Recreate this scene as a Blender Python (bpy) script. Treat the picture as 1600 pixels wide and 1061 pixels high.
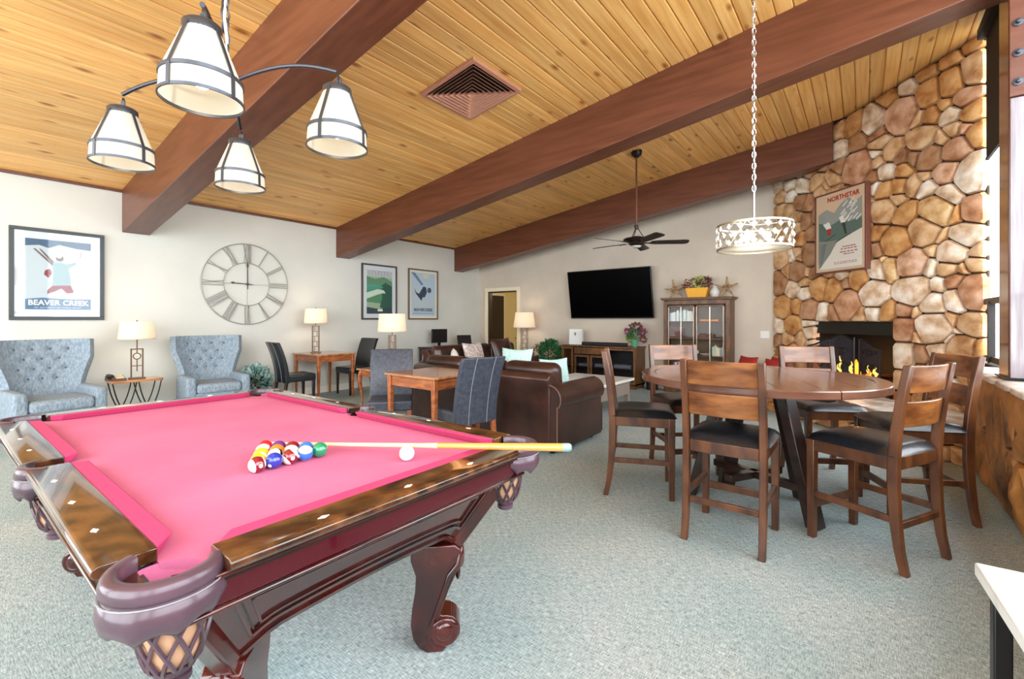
import bpy, bmesh, math, random
from mathutils import Vector, Matrix, noise
for o in list(bpy.data.objects): bpy.data.objects.remove(o)
SC = bpy.context.scene
COL = SC.collection
PI = math.pi
# ------------------------------------------------------------------ camera
CAM_H = 1.3
YAW = math.atan(550/711)
cd = bpy.data.cameras.new('camera'); cam = bpy.data.objects.new('camera', cd); COL.objects.link(cam)
cam.location = (0, 0, CAM_H); cam.rotation_euler = (PI/2, 0, YAW)
cd.sensor_width = 36; cd.lens = 711/1600*36; cd.shift_y = -30.5/1600; cd.clip_start = 0.05; cd.clip_end = 200
SC.camera = cam
# ------------------------------------------------------------------ world, daylight, exposure
def lin(c):
    return tuple(((v/12.92) if v <= 0.04045 else ((v+0.055)/1.055)**2.4) for v in c)
w = bpy.data.worlds.new('daylight_sky'); SC.world = w; w.use_nodes = True
bg = w.node_tree.nodes['Background']; bg.inputs[0].default_value = (0.88, 0.95, 1.0, 1); bg.inputs[1].default_value = 7.0
def portal(name, loc, rot, sx, sy):
    l = bpy.data.lights.new(name, 'AREA'); l.shape = 'RECTANGLE'; l.size = sx; l.size_y = sy; l.cycles.is_portal = True
    o = bpy.data.objects.new(name, l); COL.objects.link(o); o.location = loc; o.rotation_euler = rot; return o
# sky light comes in through the window wall on the right and the glazed wall behind the camera
portal('window_portal', (1.09, 1.75, 2.55), (0, PI/2, 0), 3.3, 9.5)
portal('window_portal', (-3.35, -3.13, 1.7), (PI/2, 0, 0), 8.0, 2.8)
SC.view_settings.view_transform = 'Standard'; SC.view_settings.look = 'None'
SC.view_settings.exposure = 0.33; SC.view_settings.gamma = 1; SC.view_settings.use_curve_mapping = False
# ------------------------------------------------------------------ materials
MATS = {}
def nt(name):
    m = bpy.data.materials.new(name); m.use_nodes = True; t = m.node_tree
    return m, t, t.nodes['Principled BSDF']
def N(t, typ, **kw):
    n = t.nodes.new(typ)
    for k, v in kw.items(): setattr(n, k, v)
    return n
def ramp(t, stops):
    r = N(t, 'ShaderNodeValToRGB'); e = r.color_ramp.elements
    while len(e) < len(stops): e.new(0.5)
    for i, (p, c) in enumerate(stops): e[i].position = p; e[i].color = (*lin(c), 1)
    return r
def coords(t, scale=(1, 1, 1), gen='Object', rot=(0, 0, 0)):
    tc = N(t, 'ShaderNodeTexCoord'); mp = N(t, 'ShaderNodeMapping')
    mp.inputs['Scale'].default_value = scale; mp.inputs['Rotation'].default_value = rot
    t.links.new(tc.outputs[gen], mp.inputs[0]); return mp
def plain(name, c, rough=0.5, metal=0.0, emit=None, es=0, coat=0, spec=0.5):
    if name in MATS: return MATS[name]
    m, t, b = nt(name)
    b.inputs['Base Color'].default_value = (*lin(c), 1); b.inputs['Roughness'].default_value = rough; b.inputs['Metallic'].default_value = metal
    b.inputs['Coat Weight'].default_value = coat; b.inputs['Specular IOR Level'].default_value = spec
    if emit: b.inputs['Emission Color'].default_value = (*lin(emit), 1); b.inputs['Emission Strength'].default_value = es
    MATS[name] = m; return m
def noisy(name, c1, c2, scale=5, stretch=(1, 1, 1), rough=0.6, bump=0.0, detail=4, lo=0.35, hi=0.65, coat=0, metal=0, obj=False, objcol=False, bscale=None, c3=None, coatr=0.1):
    """two or three tones mixed by noise in object space; obj: shift the pattern per object; objcol: multiply by the object's own colour"""
    if name in MATS: return MATS[name]
    m, t, b = nt(name)
    mp = coords(t, stretch)
    vec = mp.outputs[0]
    if obj:
        oi = N(t, 'ShaderNodeObjectInfo'); mu = N(t, 'ShaderNodeMath', operation='MULTIPLY'); mu.inputs[1].default_value = 37.0
        t.links.new(oi.outputs['Random'], mu.inputs[0]); ad = N(t, 'ShaderNodeVectorMath', operation='ADD')
        t.links.new(vec, ad.inputs[0]); t.links.new(mu.outputs[0], ad.inputs[1]); vec = ad.outputs[0]
    n = N(t, 'ShaderNodeTexNoise'); n.inputs['Scale'].default_value = scale; n.inputs['Detail'].default_value = detail
    t.links.new(vec, n.inputs['Vector'])
    st = [(lo, c1), (hi, c2)] if c3 is None else [(lo, c1), ((lo+hi)/2, c2), (hi, c3)]
    r = ramp(t, st); t.links.new(n.outputs['Fac'], r.inputs[0]); col = r.outputs[0]
    if objcol:
        oi2 = N(t, 'ShaderNodeObjectInfo'); mx = N(t, 'ShaderNodeMix', data_type='RGBA', blend_type='MULTIPLY'); mx.inputs[0].default_value = 1
        t.links.new(col, mx.inputs[6]); t.links.new(oi2.outputs['Color'], mx.inputs[7]); col = mx.outputs[2]
    t.links.new(col, b.inputs['Base Color']); b.inputs['Roughness'].default_value = rough; b.inputs['Metallic'].default_value = metal
    b.inputs['Coat Weight'].default_value = coat; b.inputs['Coat Roughness'].default_value = coatr
    if bump:
        bp = N(t, 'ShaderNodeBump'); bp.inputs['Strength'].default_value = bump; bp.inputs['Distance'].default_value = 0.01
        if bscale:
            n2 = N(t, 'ShaderNodeTexNoise'); n2.inputs['Scale'].default_value = bscale; n2.inputs['Detail'].default_value = 5
            t.links.new(vec, n2.inputs['Vector']); t.links.new(n2.outputs['Fac'], bp.inputs['Height'])
        else: t.links.new(n.outputs['Fac'], bp.inputs['Height'])
        t.links.new(bp.outputs[0], b.inputs['Normal'])
    MATS[name] = m; return m
def pine():
    m, t, b = nt('knotty_pine')
    mp = coords(t, (1, 1, 1)); oi = N(t, 'ShaderNodeObjectInfo')
    mu = N(t, 'ShaderNodeMath', operation='MULTIPLY'); mu.inputs[1].default_value = 91.0; t.links.new(oi.outputs['Random'], mu.inputs[0])
    ad = N(t, 'ShaderNodeVectorMath', operation='ADD'); t.links.new(mp.outputs[0], ad.inputs[0]); t.links.new(mu.outputs[0], ad.inputs[1])
    sc = N(t, 'ShaderNodeVectorMath', operation='MULTIPLY'); sc.inputs[1].default_value = (28, 1.3, 28); t.links.new(ad.outputs[0], sc.inputs[0])
    n = N(t, 'ShaderNodeTexNoise'); n.inputs['Scale'].default_value = 1; n.inputs['Detail'].default_value = 5; t.links.new(sc.outputs[0], n.inputs['Vector'])
    r = ramp(t, [(0.3, (0.87, 0.62, 0.33)), (0.55, (0.94, 0.72, 0.43)), (0.75, (0.97, 0.79, 0.51))]); t.links.new(n.outputs['Fac'], r.inputs[0])
    # knots
    sk = N(t, 'ShaderNodeVectorMath', operation='MULTIPLY'); sk.inputs[1].default_value = (5.5, 2.2, 5.5); t.links.new(ad.outputs[0], sk.inputs[0])
    v = N(t, 'ShaderNodeTexVoronoi'); v.inputs['Scale'].default_value = 1.0; t.links.new(sk.outputs[0], v.inputs['Vector'])
    kr = ramp(t, [(0.06, (0.0, 0.0, 0.0)), (0.19, (1, 1, 1))]); t.links.new(v.outputs['Distance'], kr.inputs[0])
    mx = N(t, 'ShaderNodeMix', data_type='RGBA'); t.links.new(kr.outputs[0], mx.inputs[0]); mx.inputs[6].default_value = (*lin((0.62, 0.36, 0.15)), 1); t.links.new(r.outputs[0], mx.inputs[7])
    # board to board tone
    hv = N(t, 'ShaderNodeHueSaturation'); mr = N(t, 'ShaderNodeMapRange'); mr.inputs[3].default_value = 0.84; mr.inputs[4].default_value = 1.08
    t.links.new(oi.outputs['Random'], mr.inputs[0]); t.links.new(mr.outputs[0], hv.inputs['Value']); t.links.new(mx.outputs[2], hv.inputs['Color'])
    t.links.new(hv.outputs[0], b.inputs['Base Color']); b.inputs['Roughness'].default_value = 0.42
    MATS['pine'] = m; return m
def carpet():
    m, t, b = nt('carpet')
    mp = coords(t, (1, 1, 1))
    def nz(scale, stretch, det=3, rot=0):
        mm = coords(t, stretch, rot=(0, 0, rot)); n = N(t, 'ShaderNodeTexNoise'); n.inputs['Scale'].default_value = scale; n.inputs['Detail'].default_value = det
        t.links.new(mm.outputs[0], n.inputs['Vector']); return n
    a = nz(1.0, (26, 240, 1), 3, 0.0); c = nz(1.2, (230, 30, 1), 3, 0.0); d = nz(1.5, (1, 1, 1), 3)
    m1 = N(t, 'ShaderNodeMix', data_type='FLOAT'); m1.inputs[0].default_value = 0.5; t.links.new(a.outputs['Fac'], m1.inputs[2]); t.links.new(c.outputs['Fac'], m1.inputs[3])
    r = ramp(t, [(0.36, (0.48, 0.52, 0.53)), (0.5, (0.68, 0.72, 0.73)), (0.64, (0.84, 0.88, 0.88))]); t.links.new(m1.outputs[0], r.inputs[0])
    r2 = ramp(t, [(0.35, (0.86, 0.90, 0.89)), (0.65, (0.96, 0.95, 0.93))]); t.links.new(d.outputs['Fac'], r2.inputs[0])
    mx = N(t, 'ShaderNodeMix', data_type='RGBA', blend_type='MULTIPLY'); mx.inputs[0].default_value = 1
    t.links.new(r.outputs[0], mx.inputs[6]); t.links.new(r2.outputs[0], mx.inputs[7]); t.links.new(mx.outputs[2], b.inputs['Base Color'])
    b.inputs['Roughness'].default_value = 0.95; b.inputs['Specular IOR Level'].default_value = 0.1
    bp = N(t, 'ShaderNodeBump'); bp.inputs['Strength'].default_value = 0.22; bp.inputs['Distance'].default_value = 0.006
    t.links.new(m1.outputs[0], bp.inputs['Height']); t.links.new(bp.outputs[0], b.inputs['Normal']); MATS['carpet'] = m; return m
def glass(name, tint=(1, 1, 1), refl=1.0):
    if name in MATS: return MATS[name]
    m, t, b = nt(name); t.nodes.remove(b); out = t.nodes['Material Output']
    tr = N(t, 'ShaderNodeBsdfTransparent'); tr.inputs[0].default_value = (*tint, 1); gl = N(t, 'ShaderNodeBsdfGlossy'); gl.inputs['Roughness'].default_value = 0.03
    lw = N(t, 'ShaderNodeLayerWeight'); lw.inputs[0].default_value = 0.5; pw_ = N(t, 'ShaderNodeMath', operation='POWER'); pw_.inputs[1].default_value = 4.0
    t.links.new(lw.outputs['Facing'], pw_.inputs[0]); mu = N(t, 'ShaderNodeMath', operation='MULTIPLY_ADD'); mu.inputs[1].default_value = 0.8*refl; mu.inputs[2].default_value = 0.03*refl
    t.links.new(pw_.outputs[0], mu.inputs[0]); mx = N(t, 'ShaderNodeMixShader'); t.links.new(mu.outputs[0], mx.inputs[0]); t.links.new(tr.outputs[0], mx.inputs[1]); t.links.new(gl.outputs[0], mx.inputs[2])
    t.links.new(mx.outputs[0], out.inputs[0]); MATS[name] = m; return m
def shade_mat(name, c, em, es):
    """lit lampshade fabric: diffuse + translucent"""
    m, t, b = nt(name); t.nodes.remove(b); out = t.nodes['Material Output']
    df = N(t, 'ShaderNodeBsdfDiffuse'); df.inputs[0].default_value = (*lin(c), 1); tl = N(t, 'ShaderNodeBsdfTranslucent'); tl.inputs[0].default_value = (*lin(c), 1)
    mx = N(t, 'ShaderNodeMixShader'); mx.inputs[0].default_value = 0.3; t.links.new(df.outputs[0], mx.inputs[1]); t.links.new(tl.outputs[0], mx.inputs[2])
    e = N(t, 'ShaderNodeEmission'); e.inputs[0].default_value = (*lin(em), 1); e.inputs[1].default_value = es; ad = N(t, 'ShaderNodeAddShader')
    t.links.new(mx.outputs[0], ad.inputs[0]); t.links.new(e.outputs[0], ad.inputs[1]); t.links.new(ad.outputs[0], out.inputs[0]); MATS[name] = m; return m
M_WALL = noisy('painted_wall', (0.825, 0.82, 0.785), (0.85, 0.84, 0.805), 2.0, rough=0.8, bump=0.05, bscale=60)
M_WALLB = noisy('painted_wall_warm', (0.80, 0.74, 0.67), (0.83, 0.77, 0.70), 2.0, rough=0.8, bump=0.05, bscale=60)
M_PINE = pine(); M_CARPET = carpet()
M_BEAM = noisy('stained_beam', (0.37, 0.195, 0.12), (0.44, 0.25, 0.165), 3, (0.6, 6, 6), rough=0.38, bump=0.05, detail=5)
M_WHITE = plain('white_trim', (0.93, 0.91, 0.86), 0.5)
M_CREAMTRIM = plain('cream_trim', (0.94, 0.87, 0.74), 0.5)
M_MORTAR = noisy('dark_mortar', (0.20, 0.15, 0.11), (0.30, 0.23, 0.17), 12, rough=0.95, bump=0.4)
M_STONE = noisy('fieldstone', (0.70, 0.53, 0.39), (0.90, 0.80, 0.68), 7, rough=0.75, bump=0.5, detail=7, lo=0.28, hi=0.66, obj=True, objcol=True, c3=(1.0, 0.97, 0.93), bscale=14)
M_SILLSTONE = noisy('rough_brown_stone', (0.33, 0.19, 0.09), (0.78, 0.55, 0.30), 2.6, (1.3, 1.3, 0.55), rough=0.6, bump=0.8, detail=8, lo=0.32, hi=0.62, obj=True, objcol=True, bscale=9, coat=0.15, coatr=0.3)
M_CAP = noisy('pale_flagstone', (0.70, 0.62, 0.55), (0.92, 0.90, 0.88), 5, rough=0.45, bump=0.4, detail=6, obj=True, bscale=12)
M_LEATHER_BK = noisy('black_leather', (0.085, 0.088, 0.10), (0.12, 0.125, 0.145), 40, rough=0.33, bump=0.15, coat=0.15)
M_LEATHER_GREY = noisy('charcoal_leather', (0.21, 0.22, 0.26), (0.28, 0.295, 0.34), 30, rough=0.38, bump=0.12)
M_LEATHER_BR = noisy('brown_leather', (0.15, 0.075, 0.055), (0.27, 0.15, 0.115), 3.5, rough=0.34, bump=0.25, detail=6, bscale=8, coat=0.1)
M_STITCH = plain('pale_stitch', (0.60, 0.60, 0.62), 0.7)
M_PIPING = plain('tan_piping', (0.50, 0.36, 0.29), 0.5)
def wood(name, c1, c2, rough=0.3, coat=0.3, s=3, st=(1, 1, 9), objcol=False, obj=False):
    return noisy(name, c1, c2, s, st, rough=rough, bump=0.05, detail=5, coat=coat, coatr=0.12, objcol=objcol, obj=obj)
M_STOOL = wood('stool_walnut', (0.25, 0.135, 0.08), (0.42, 0.25, 0.14), s=4, st=(3, 3, 1), rough=0.3)
M_STOOLSLAT = wood('stool_walnut_slat', (0.34, 0.18, 0.085), (0.58, 0.36, 0.18), s=4, st=(1, 3, 4), rough=0.26, coat=0.4)
M_TABLE = wood('round_table_wood', (0.27, 0.15, 0.11), (0.43, 0.27, 0.20), s=3, st=(1, 9, 3), rough=0.2, coat=0.6, obj=True)
M_DARKWOOD = wood('espresso_wood', (0.12, 0.065, 0.05), (0.20, 0.11, 0.08), rough=0.3)
M_CHERRY = wood('cherry_wood', (0.56, 0.29, 0.15), (0.72, 0.42, 0.23), s=4, st=(2, 2, 8), rough=0.3)
M_CHERRYTOP = wood('cherry_top', (0.62, 0.38, 0.22), (0.80, 0.58, 0.38), s=3, st=(1, 8, 1), rough=0.22, coat=0.5)
M_CABINET = wood('cabinet_wood', (0.30, 0.18, 0.08), (0.46, 0.29, 0.13), s=4, st=(4, 4, 1.2), rough=0.45, coat=0.05)
M_MAHOG = wood('mahogany', (0.15, 0.035, 0.035), (0.31, 0.09, 0.06), s=3, st=(3, 3, 1.5), rough=0.16, coat=0.7)
M_MAHOGP = wood('mahogany_panel', (0.20, 0.06, 0.06), (0.30, 0.11, 0.09), s=3, st=(2, 2, 5), rough=0.2, coat=0.6)
M_FRIEZE = plain('mahogany_magenta_reflection', (0.28, 0.035, 0.09), 0.12, coat=0.8)  # mahogany with a magenta reflection painted into its colour
M_RAIL = noisy('rail_top_wood', (0.17, 0.085, 0.05), (0.44, 0.27, 0.14), 7, (2, 2, 2), rough=0.14, detail=7, coat=0.9, coatr=0.06, lo=0.4, hi=0.7)
M_CLOTH = noisy('pool_cloth', (0.775, 0.385, 0.53), (0.81, 0.43, 0.57), 2.5, rough=0.95, detail=8)
M_CUSHION = plain('cushion_cloth', (0.72, 0.06, 0.30), 0.85)
M_PLEATHER = noisy('pocket_leather', (0.24, 0.17, 0.20), (0.35, 0.255, 0.30), 6, rough=0.3, bump=0.2, coat=0.25)
M_POCKET = plain('pocket_inside', (0.12, 0.06, 0.08), 0.6)
M_FRINGEIN = plain('pocket_liner', (0.78, 0.60, 0.47), 0.7)
M_INLAY = plain('pearl_inlay', (0.92, 0.90, 0.85), 0.25)
M_METAL = plain('dark_metal', (0.28, 0.28, 0.30), 0.35, 0.8)
M_PEWTER = plain('pewter_metal', (0.30, 0.31, 0.34), 0.35, 0.7)
M_BLACK = plain('black_iron', (0.09, 0.085, 0.085), 0.4, 0.3)
M_BLACKP = plain('black_plastic', (0.03, 0.03, 0.035), 0.35)
M_SCREEN = plain('tv_screen', (0.004, 0.004, 0.005), 0.3, spec=0.05)
M_CHROME = plain('chrome', (0.80, 0.80, 0.82), 0.18, 1.0)
M_SILVER = plain('silver_leaf', (0.74, 0.70, 0.62), 0.3, 0.9)
M_BRONZE = plain('bronze', (0.40, 0.30, 0.22), 0.4, 0.6)
M_CLOCK = plain('clock_metal', (0.60, 0.59, 0.56), 0.5, 0.2)
M_GLASS = glass('pane_glass', (1, 1, 1), 0.3); M_WGLASS = glass('window_glass', (1, 1, 1), 0.25)
M_SHADE = shade_mat('lit_lampshade', (0.87, 0.82, 0.76), (1.0, 0.84, 0.66), 0.12)
M_SHADE2 = shade_mat('pool_lampshade', (0.76, 0.75, 0.71), (1.0, 0.90, 0.76), 0.03)
M_BULB = plain('lit_bulb', (1, 1, 1), 0.5, emit=(1.0, 0.93, 0.80), es=5)
M_CRYSTAL = plain('lit_crystal', (0.95, 0.95, 0.96), 0.08, emit=(1.0, 0.96, 0.88), es=0.22, coat=1)
M_ARMCHAIR = noisy('blue_grey_tweed', (0.47, 0.53, 0.58), (0.60, 0.65, 0.69), 60, (1, 1, 0.4), rough=0.95, bump=0.3, detail=3)
M_BUTTON = plain('upholstery_button', (0.34, 0.40, 0.45), 0.8)
M_TEAL = noisy('teal_cushion', (0.66, 0.80, 0.78), (0.76, 0.87, 0.85), 30, rough=0.9, bump=0.15)
M_PATTERN = noisy('patterned_cushion', (0.62, 0.52, 0.50), (0.84, 0.80, 0.77), 22, rough=0.9)
M_RED = plain('red_cushion', (0.66, 0.16, 0.14), 0.85)
M_MARBLE = noisy('white_marble', (0.86, 0.85, 0.84), (0.95, 0.95, 0.94), 3, (1, 2.5, 1), rough=0.25, detail=8, coat=0.3, lo=0.3, hi=0.5)
M_PAPER = plain('paper', (0.92, 0.92, 0.90), 0.7)
M_VENT = plain('vent_pink', (0.74, 0.52, 0.42), 0.5)
def mesh_mat():
    m, t, b = nt('screen_gauze'); out = t.nodes['Material Output']; b.inputs['Base Color'].default_value = (*lin((0.26, 0.24, 0.28)), 1); b.inputs['Roughness'].default_value = 0.5
    tr = N(t, 'ShaderNodeBsdfTransparent'); mx = N(t, 'ShaderNodeMixShader'); mx.inputs[0].default_value = 0.42
    t.links.new(tr.outputs[0], mx.inputs[1]); t.links.new(b.outputs[0], mx.inputs[2]); t.links.new(mx.outputs[0], out.inputs[0]); return m
M_GAUZE = mesh_mat()
M_ORANGE_FIRE = plain('flame', (1, 0.5, 0.1), 0.5, emit=(1.0, 0.50, 0.10), es=3.0)
M_YFIRE = plain('flame_core', (1, 0.8, 0.3), 0.5, emit=(1.0, 0.80, 0.35), es=5.0)
M_LOG = noisy('burning_log', (0.06, 0.03, 0.02), (0.30, 0.10, 0.05), 8, rough=0.9)
# ------------------------------------------------------------------ mesh builder
I4 = Matrix.Identity(4)
def T(x, y, z): return Matrix.Translation((x, y, z))
def RZ(a): return Matrix.Rotation(a, 4, 'Z')
def RX(a): return Matrix.Rotation(a, 4, 'X')
def RY(a): return Matrix.Rotation(a, 4, 'Y')
class MB:
    def __init__(s): s.v = []; s.f = []
    def add(s, vs, fs, M=None):
        b = len(s.v)
        s.v += [tuple(M @ Vector(p)) for p in vs] if M is not None else [tuple(p) for p in vs]
        s.f += [tuple(i+b for i in f) for f in fs]; return s
    def box(s, c, d, M=None):
        x, y, z = c; a, b, e = d[0]/2, d[1]/2, d[2]/2
        vs = [(x-a, y-b, z-e), (x+a, y-b, z-e), (x+a, y+b, z-e), (x-a, y+b, z-e), (x-a, y-b, z+e), (x+a, y-b, z+e), (x+a, y+b, z+e), (x-a, y+b, z+e)]
        return s.add(vs, [(0, 3, 2, 1), (4, 5, 6, 7), (0, 1, 5, 4), (1, 2, 6, 5), (2, 3, 7, 6), (3, 0, 4, 7)], M)
    def hexa(s, bot, top, M=None):
        """bottom quad + top quad, both counter-clockwise from above"""
        return s.add(list(bot)+list(top), [(0, 3, 2, 1), (4, 5, 6, 7), (0, 1, 5, 4), (1, 2, 6, 5), (2, 3, 7, 6), (3, 0, 4, 7)], M)
    def prism(s, poly, d, plane='xy', o=0.0, M=None):
        """polygon extruded by d along the axis left out of plane, from offset o"""
        def p3(a, b, c): return {'xy': (a, b, c), 'xz': (a, c, b), 'yz': (c, a, b)}[plane]
        n = len(poly); vs = [p3(a, b, o) for a, b in poly]+[p3(a, b, o+d) for a, b in poly]
        return s.add(vs, [tuple(range(n-1, -1, -1)), tuple(range(n, 2*n))]+[(i, (i+1) % n, n+(i+1) % n, n+i) for i in range(n)], M)
    def lathe(s, prof, n=24, M=None, a0=0, a1=2*PI, cap=True):
        full = abs(a1-a0-2*PI) < 1e-6; k = n if full else n+1; vs = []
        for r, z in prof:
            for i in range(k):
                a = a0+(a1-a0)*i/n; vs.append((r*math.cos(a), r*math.sin(a), z))
        fs = []
        for j in range(len(prof)-1):
            for i in range(n):
                i2 = (i+1) % k if full else i+1; fs.append((j*k+i, j*k+i2, (j+1)*k+i2, (j+1)*k+i))
        if full and cap and tuple(prof[0]) != tuple(prof[-1]):
            if prof[0][0] > 1e-5: fs.append(tuple(range(k-1, -1, -1)))
            if prof[-1][0] > 1e-5: fs.append(tuple(range((len(prof)-1)*k, len(prof)*k)))
        return s.add(vs, fs, M)
    def cyl(s, p0, p1, r0, r1=None, n=12, M=None):
        r1 = r0 if r1 is None else r1; p0 = Vector(p0); p1 = Vector(p1); d = p1-p0; L = d.length
        R = d.to_track_quat('Z', 'Y').to_matrix().to_4x4(); K = Matrix.Translation(p0) @ R
        if M is not None: K = M @ K
        return s.lathe([(r0, 0), (r1, L)], n, K)
    def tube(s, pts, r, n=8, M=None, closed=False):
        pts = [Vector(p) for p in pts]; m = len(pts); vs = []; up = None
        for i, p in enumerate(pts):
            if closed: t = (pts[(i+1) % m]-pts[i-1]).normalized()
            else: t = (pts[min(i+1, m-1)]-pts[max(i-1, 0)]).normalized()
            if up is None: up = t.orthogonal().normalized()
            else: up = (up-t*up.dot(t)).normalized()
            b = t.cross(up); rr = r[i] if isinstance(r, (list, tuple)) else r
            for k in range(n):
                a = 2*PI*k/n; vs.append(tuple(p+(up*math.cos(a)+b*math.sin(a))*rr))
        fs = []
        for i in range(m if closed else m-1):
            for k in range(n): fs.append((i*n+k, i*n+(k+1) % n, ((i+1) % m)*n+(k+1) % n, ((i+1) % m)*n+k))
        if not closed: fs += [tuple(range(n-1, -1, -1)), tuple(range((m-1)*n, m*n))]
        return s.add(vs, fs, M)
    def bar(s, p0, p1, w, h, M=None, up=(0, 0, 1)):
        """square bar w wide and h high between two points"""
        p0 = Vector(p0); p1 = Vector(p1); t = (p1-p0); L = t.length; t.normalize(); u = Vector(up)
        if abs(t.dot(u)) > 0.99: u = Vector((0, 1, 0))
        b = t.cross(u).normalized(); u = b.cross(t).normalized()
        q = [b*(-w/2)-u*(h/2), b*(w/2)-u*(h/2), b*(w/2)+u*(h/2), b*(-w/2)+u*(h/2)]
        vs = [p0+k for k in q]+[p1+k for k in q]
        return s.add(vs, [(0, 1, 2, 3), (7, 6, 5, 4), (0, 4, 5, 1), (1, 5, 6, 2), (2, 6, 7, 3), (3, 7, 4, 0)], M)
    def sphere(s, c, r, n=16, m=10, M=None):
        rx, ry, rz = (r, r, r) if not isinstance(r, (tuple, list)) else r
        vs = [(c[0], c[1], c[2]-rz)]
        for j in range(1, m):
            ph = -PI/2+PI*j/m
            for i in range(n):
                a = 2*PI*i/n; vs.append((c[0]+rx*math.cos(ph)*math.cos(a), c[1]+ry*math.cos(ph)*math.sin(a), c[2]+rz*math.sin(ph)))
        vs.append((c[0], c[1], c[2]+rz)); L = len(vs)-1
        fs = [(0, 1+(i+1) % n, 1+i) for i in range(n)]
        for j in range(m-2):
            for i in range(n): fs.append((1+j*n+i, 1+j*n+(i+1) % n, 1+(j+1)*n+(i+1) % n, 1+(j+1)*n+i))
        fs += [(1+(m-2)*n+i, 1+(m-2)*n+(i+1) % n, L) for i in range(n)]
        return s.add(vs, fs, M)
    def grid(s, fn, nu, nv, M=None):
        vs = [fn(i/nu, j/nv) for j in range(nv+1) for i in range(nu+1)]; k = nu+1
        return s.add(vs, [(j*k+i, j*k+i+1, (j+1)*k+i+1, (j+1)*k+i) for j in range(nv) for i in range(nu)], M)
    def mesh(s, name, mat=None, smooth=False, ang=35):
        me = bpy.data.meshes.new(name); me.from_pydata(s.v, [], s.f); me.validate()
        bm = bmesh.new(); bm.from_mesh(me); bmesh.ops.recalc_face_normals(bm, faces=bm.faces); bm.to_mesh(me); bm.free()
        if mat: me.materials.append(mat)
        if smooth:
            me.polygons.foreach_set('use_smooth', [True]*len(me.polygons)); me.set_sharp_from_angle(angle=math.radians(ang))
        me.update(); return me
def link(name, me, parent=None, loc=None, rot=None):
    o = bpy.data.objects.new(name, me); COL.objects.link(o)
    if parent: o.parent = parent
    if loc: o.location = loc
    if rot: o.rotation_euler = rot
    return o
def obj(name, mb, mat, parent=None, smooth=False, bevel=0, seg=2, loc=None, rot=None, label=None, ang=35, stuff=False):
    o = link(name, mb.mesh(name, mat, smooth or bevel > 0, ang), parent, loc, rot)
    if bevel:
        b = o.modifiers.new('bevel', 'BEVEL'); b.width = bevel; b.segments = seg; b.limit_method = 'ANGLE'; b.angle_limit = math.radians(30); b.harden_normals = False
    if label: o['label'] = label
    if stuff: o['kind'] = 'stuff'
    return o
def tag(o, label, cat=None, group=None, kind=None):
    o['label'] = label
    if cat: o['category'] = cat
    if group: o['group'] = group
    if kind: o['kind'] = kind
    return o
def thing(name, label, cat, loc=(0, 0, 0), rz=0, group=None):
    o = bpy.data.objects.new(name, None); o.empty_display_size = 0.1; COL.objects.link(o); o.location = loc; o.rotation_euler = (0, 0, rz)
    return tag(o, label, cat, group)
def node(name, parent, loc=(0, 0, 0), rot=(0, 0, 0)):
    o = bpy.data.objects.new(name, None); o.empty_display_size = 0.05; COL.objects.link(o); o.parent = parent; o.location = loc; o.rotation_euler = rot; return o
def dup(root, label=None, loc=None, rz=None, group=None):
    def cp(o, par):
        c = o.copy(); COL.objects.link(c); c.parent = par
        for ch in list(o.children): cp(ch, c)
        return c
    r = cp(root, None)
    if label: r['label'] = label
    if loc: r.location = loc
    if rz is not None: r.rotation_euler = (0, 0, rz)
    if group: r['group'] = group
    return r
def structure(name, mb, mat, label, parent=None, **k):
    o = obj(name, mb, mat, parent, **k); o['kind'] = 'structure'; o['label'] = label; return o
def arc(cx, cy, r, a0, a1, n):
    return [(cx+r*math.cos(a0+(a1-a0)*i/n), cy+r*math.sin(a0+(a1-a0)*i/n)) for i in range(n+1)]
def point_light(name, loc, power, color, r=0.04, parent=None):
    l = bpy.data.lights.new(name, 'POINT'); l.energy = power; l.color = color; l.shadow_soft_size = r
    o = bpy.data.objects.new(name, l); COL.objects.link(o); o.location = loc
    if parent: o.parent = parent
    return o
# ================================================================== THE ROOM
XL, YB, XR, YF = -7.7, 8.6, 1.0, -3.0
SL = 0.143
def zc(x): return 3.0+SL*(x-XL)
RA = math.atan(SL)
structure('floor', MB().box(((XL+2.2)/2, 3.5, -0.05), (2.4-XL+0.4, 15.4, 0.1)), M_CARPET, 'grey green streaked carpet floor')
structure('wall_left', MB().box((XL-0.06, 2.8, 1.55), (0.12, 11.8, 3.1)), M_WALL, 'cream painted wall behind the armchairs and clock')
# back wall with the doorway opening
mb = MB(); dx0, dx1, dz = -7.4, -6.5, 2.0
def wallseg(mb, x0, x1, z0, top=None):
    t0, t1 = (zc(x0)+0.05, zc(x1)+0.05) if top is None else (top, top)
    mb.hexa([(x0, YB, z0), (x1, YB, z0), (x1, YB+0.12, z0), (x0, YB+0.12, z0)], [(x0, YB, t0), (x1, YB, t1), (x1, YB+0.12, t1), (x0, YB+0.12, t0)])
wallseg(mb, XL-0.12, dx0, 0); wallseg(mb, dx0, dx1, dz); wallseg(mb, dx1, 1.2, 0)
structure('wall_back', mb, M_WALLB, 'taupe painted wall holding the television')
structure('baseboard_left', MB().box((XL+0.01, 2.8, 0.06), (0.02, 11.6, 0.12)), M_WHITE, 'white baseboard along the cream wall')
structure('baseboard_back', MB().box(((dx1-1.25)/2, YB-0.01, 0.06), (-1.25-dx1-0.12, 0.02, 0.12)), M_WHITE, 'white baseboard under the television wall')
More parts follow.
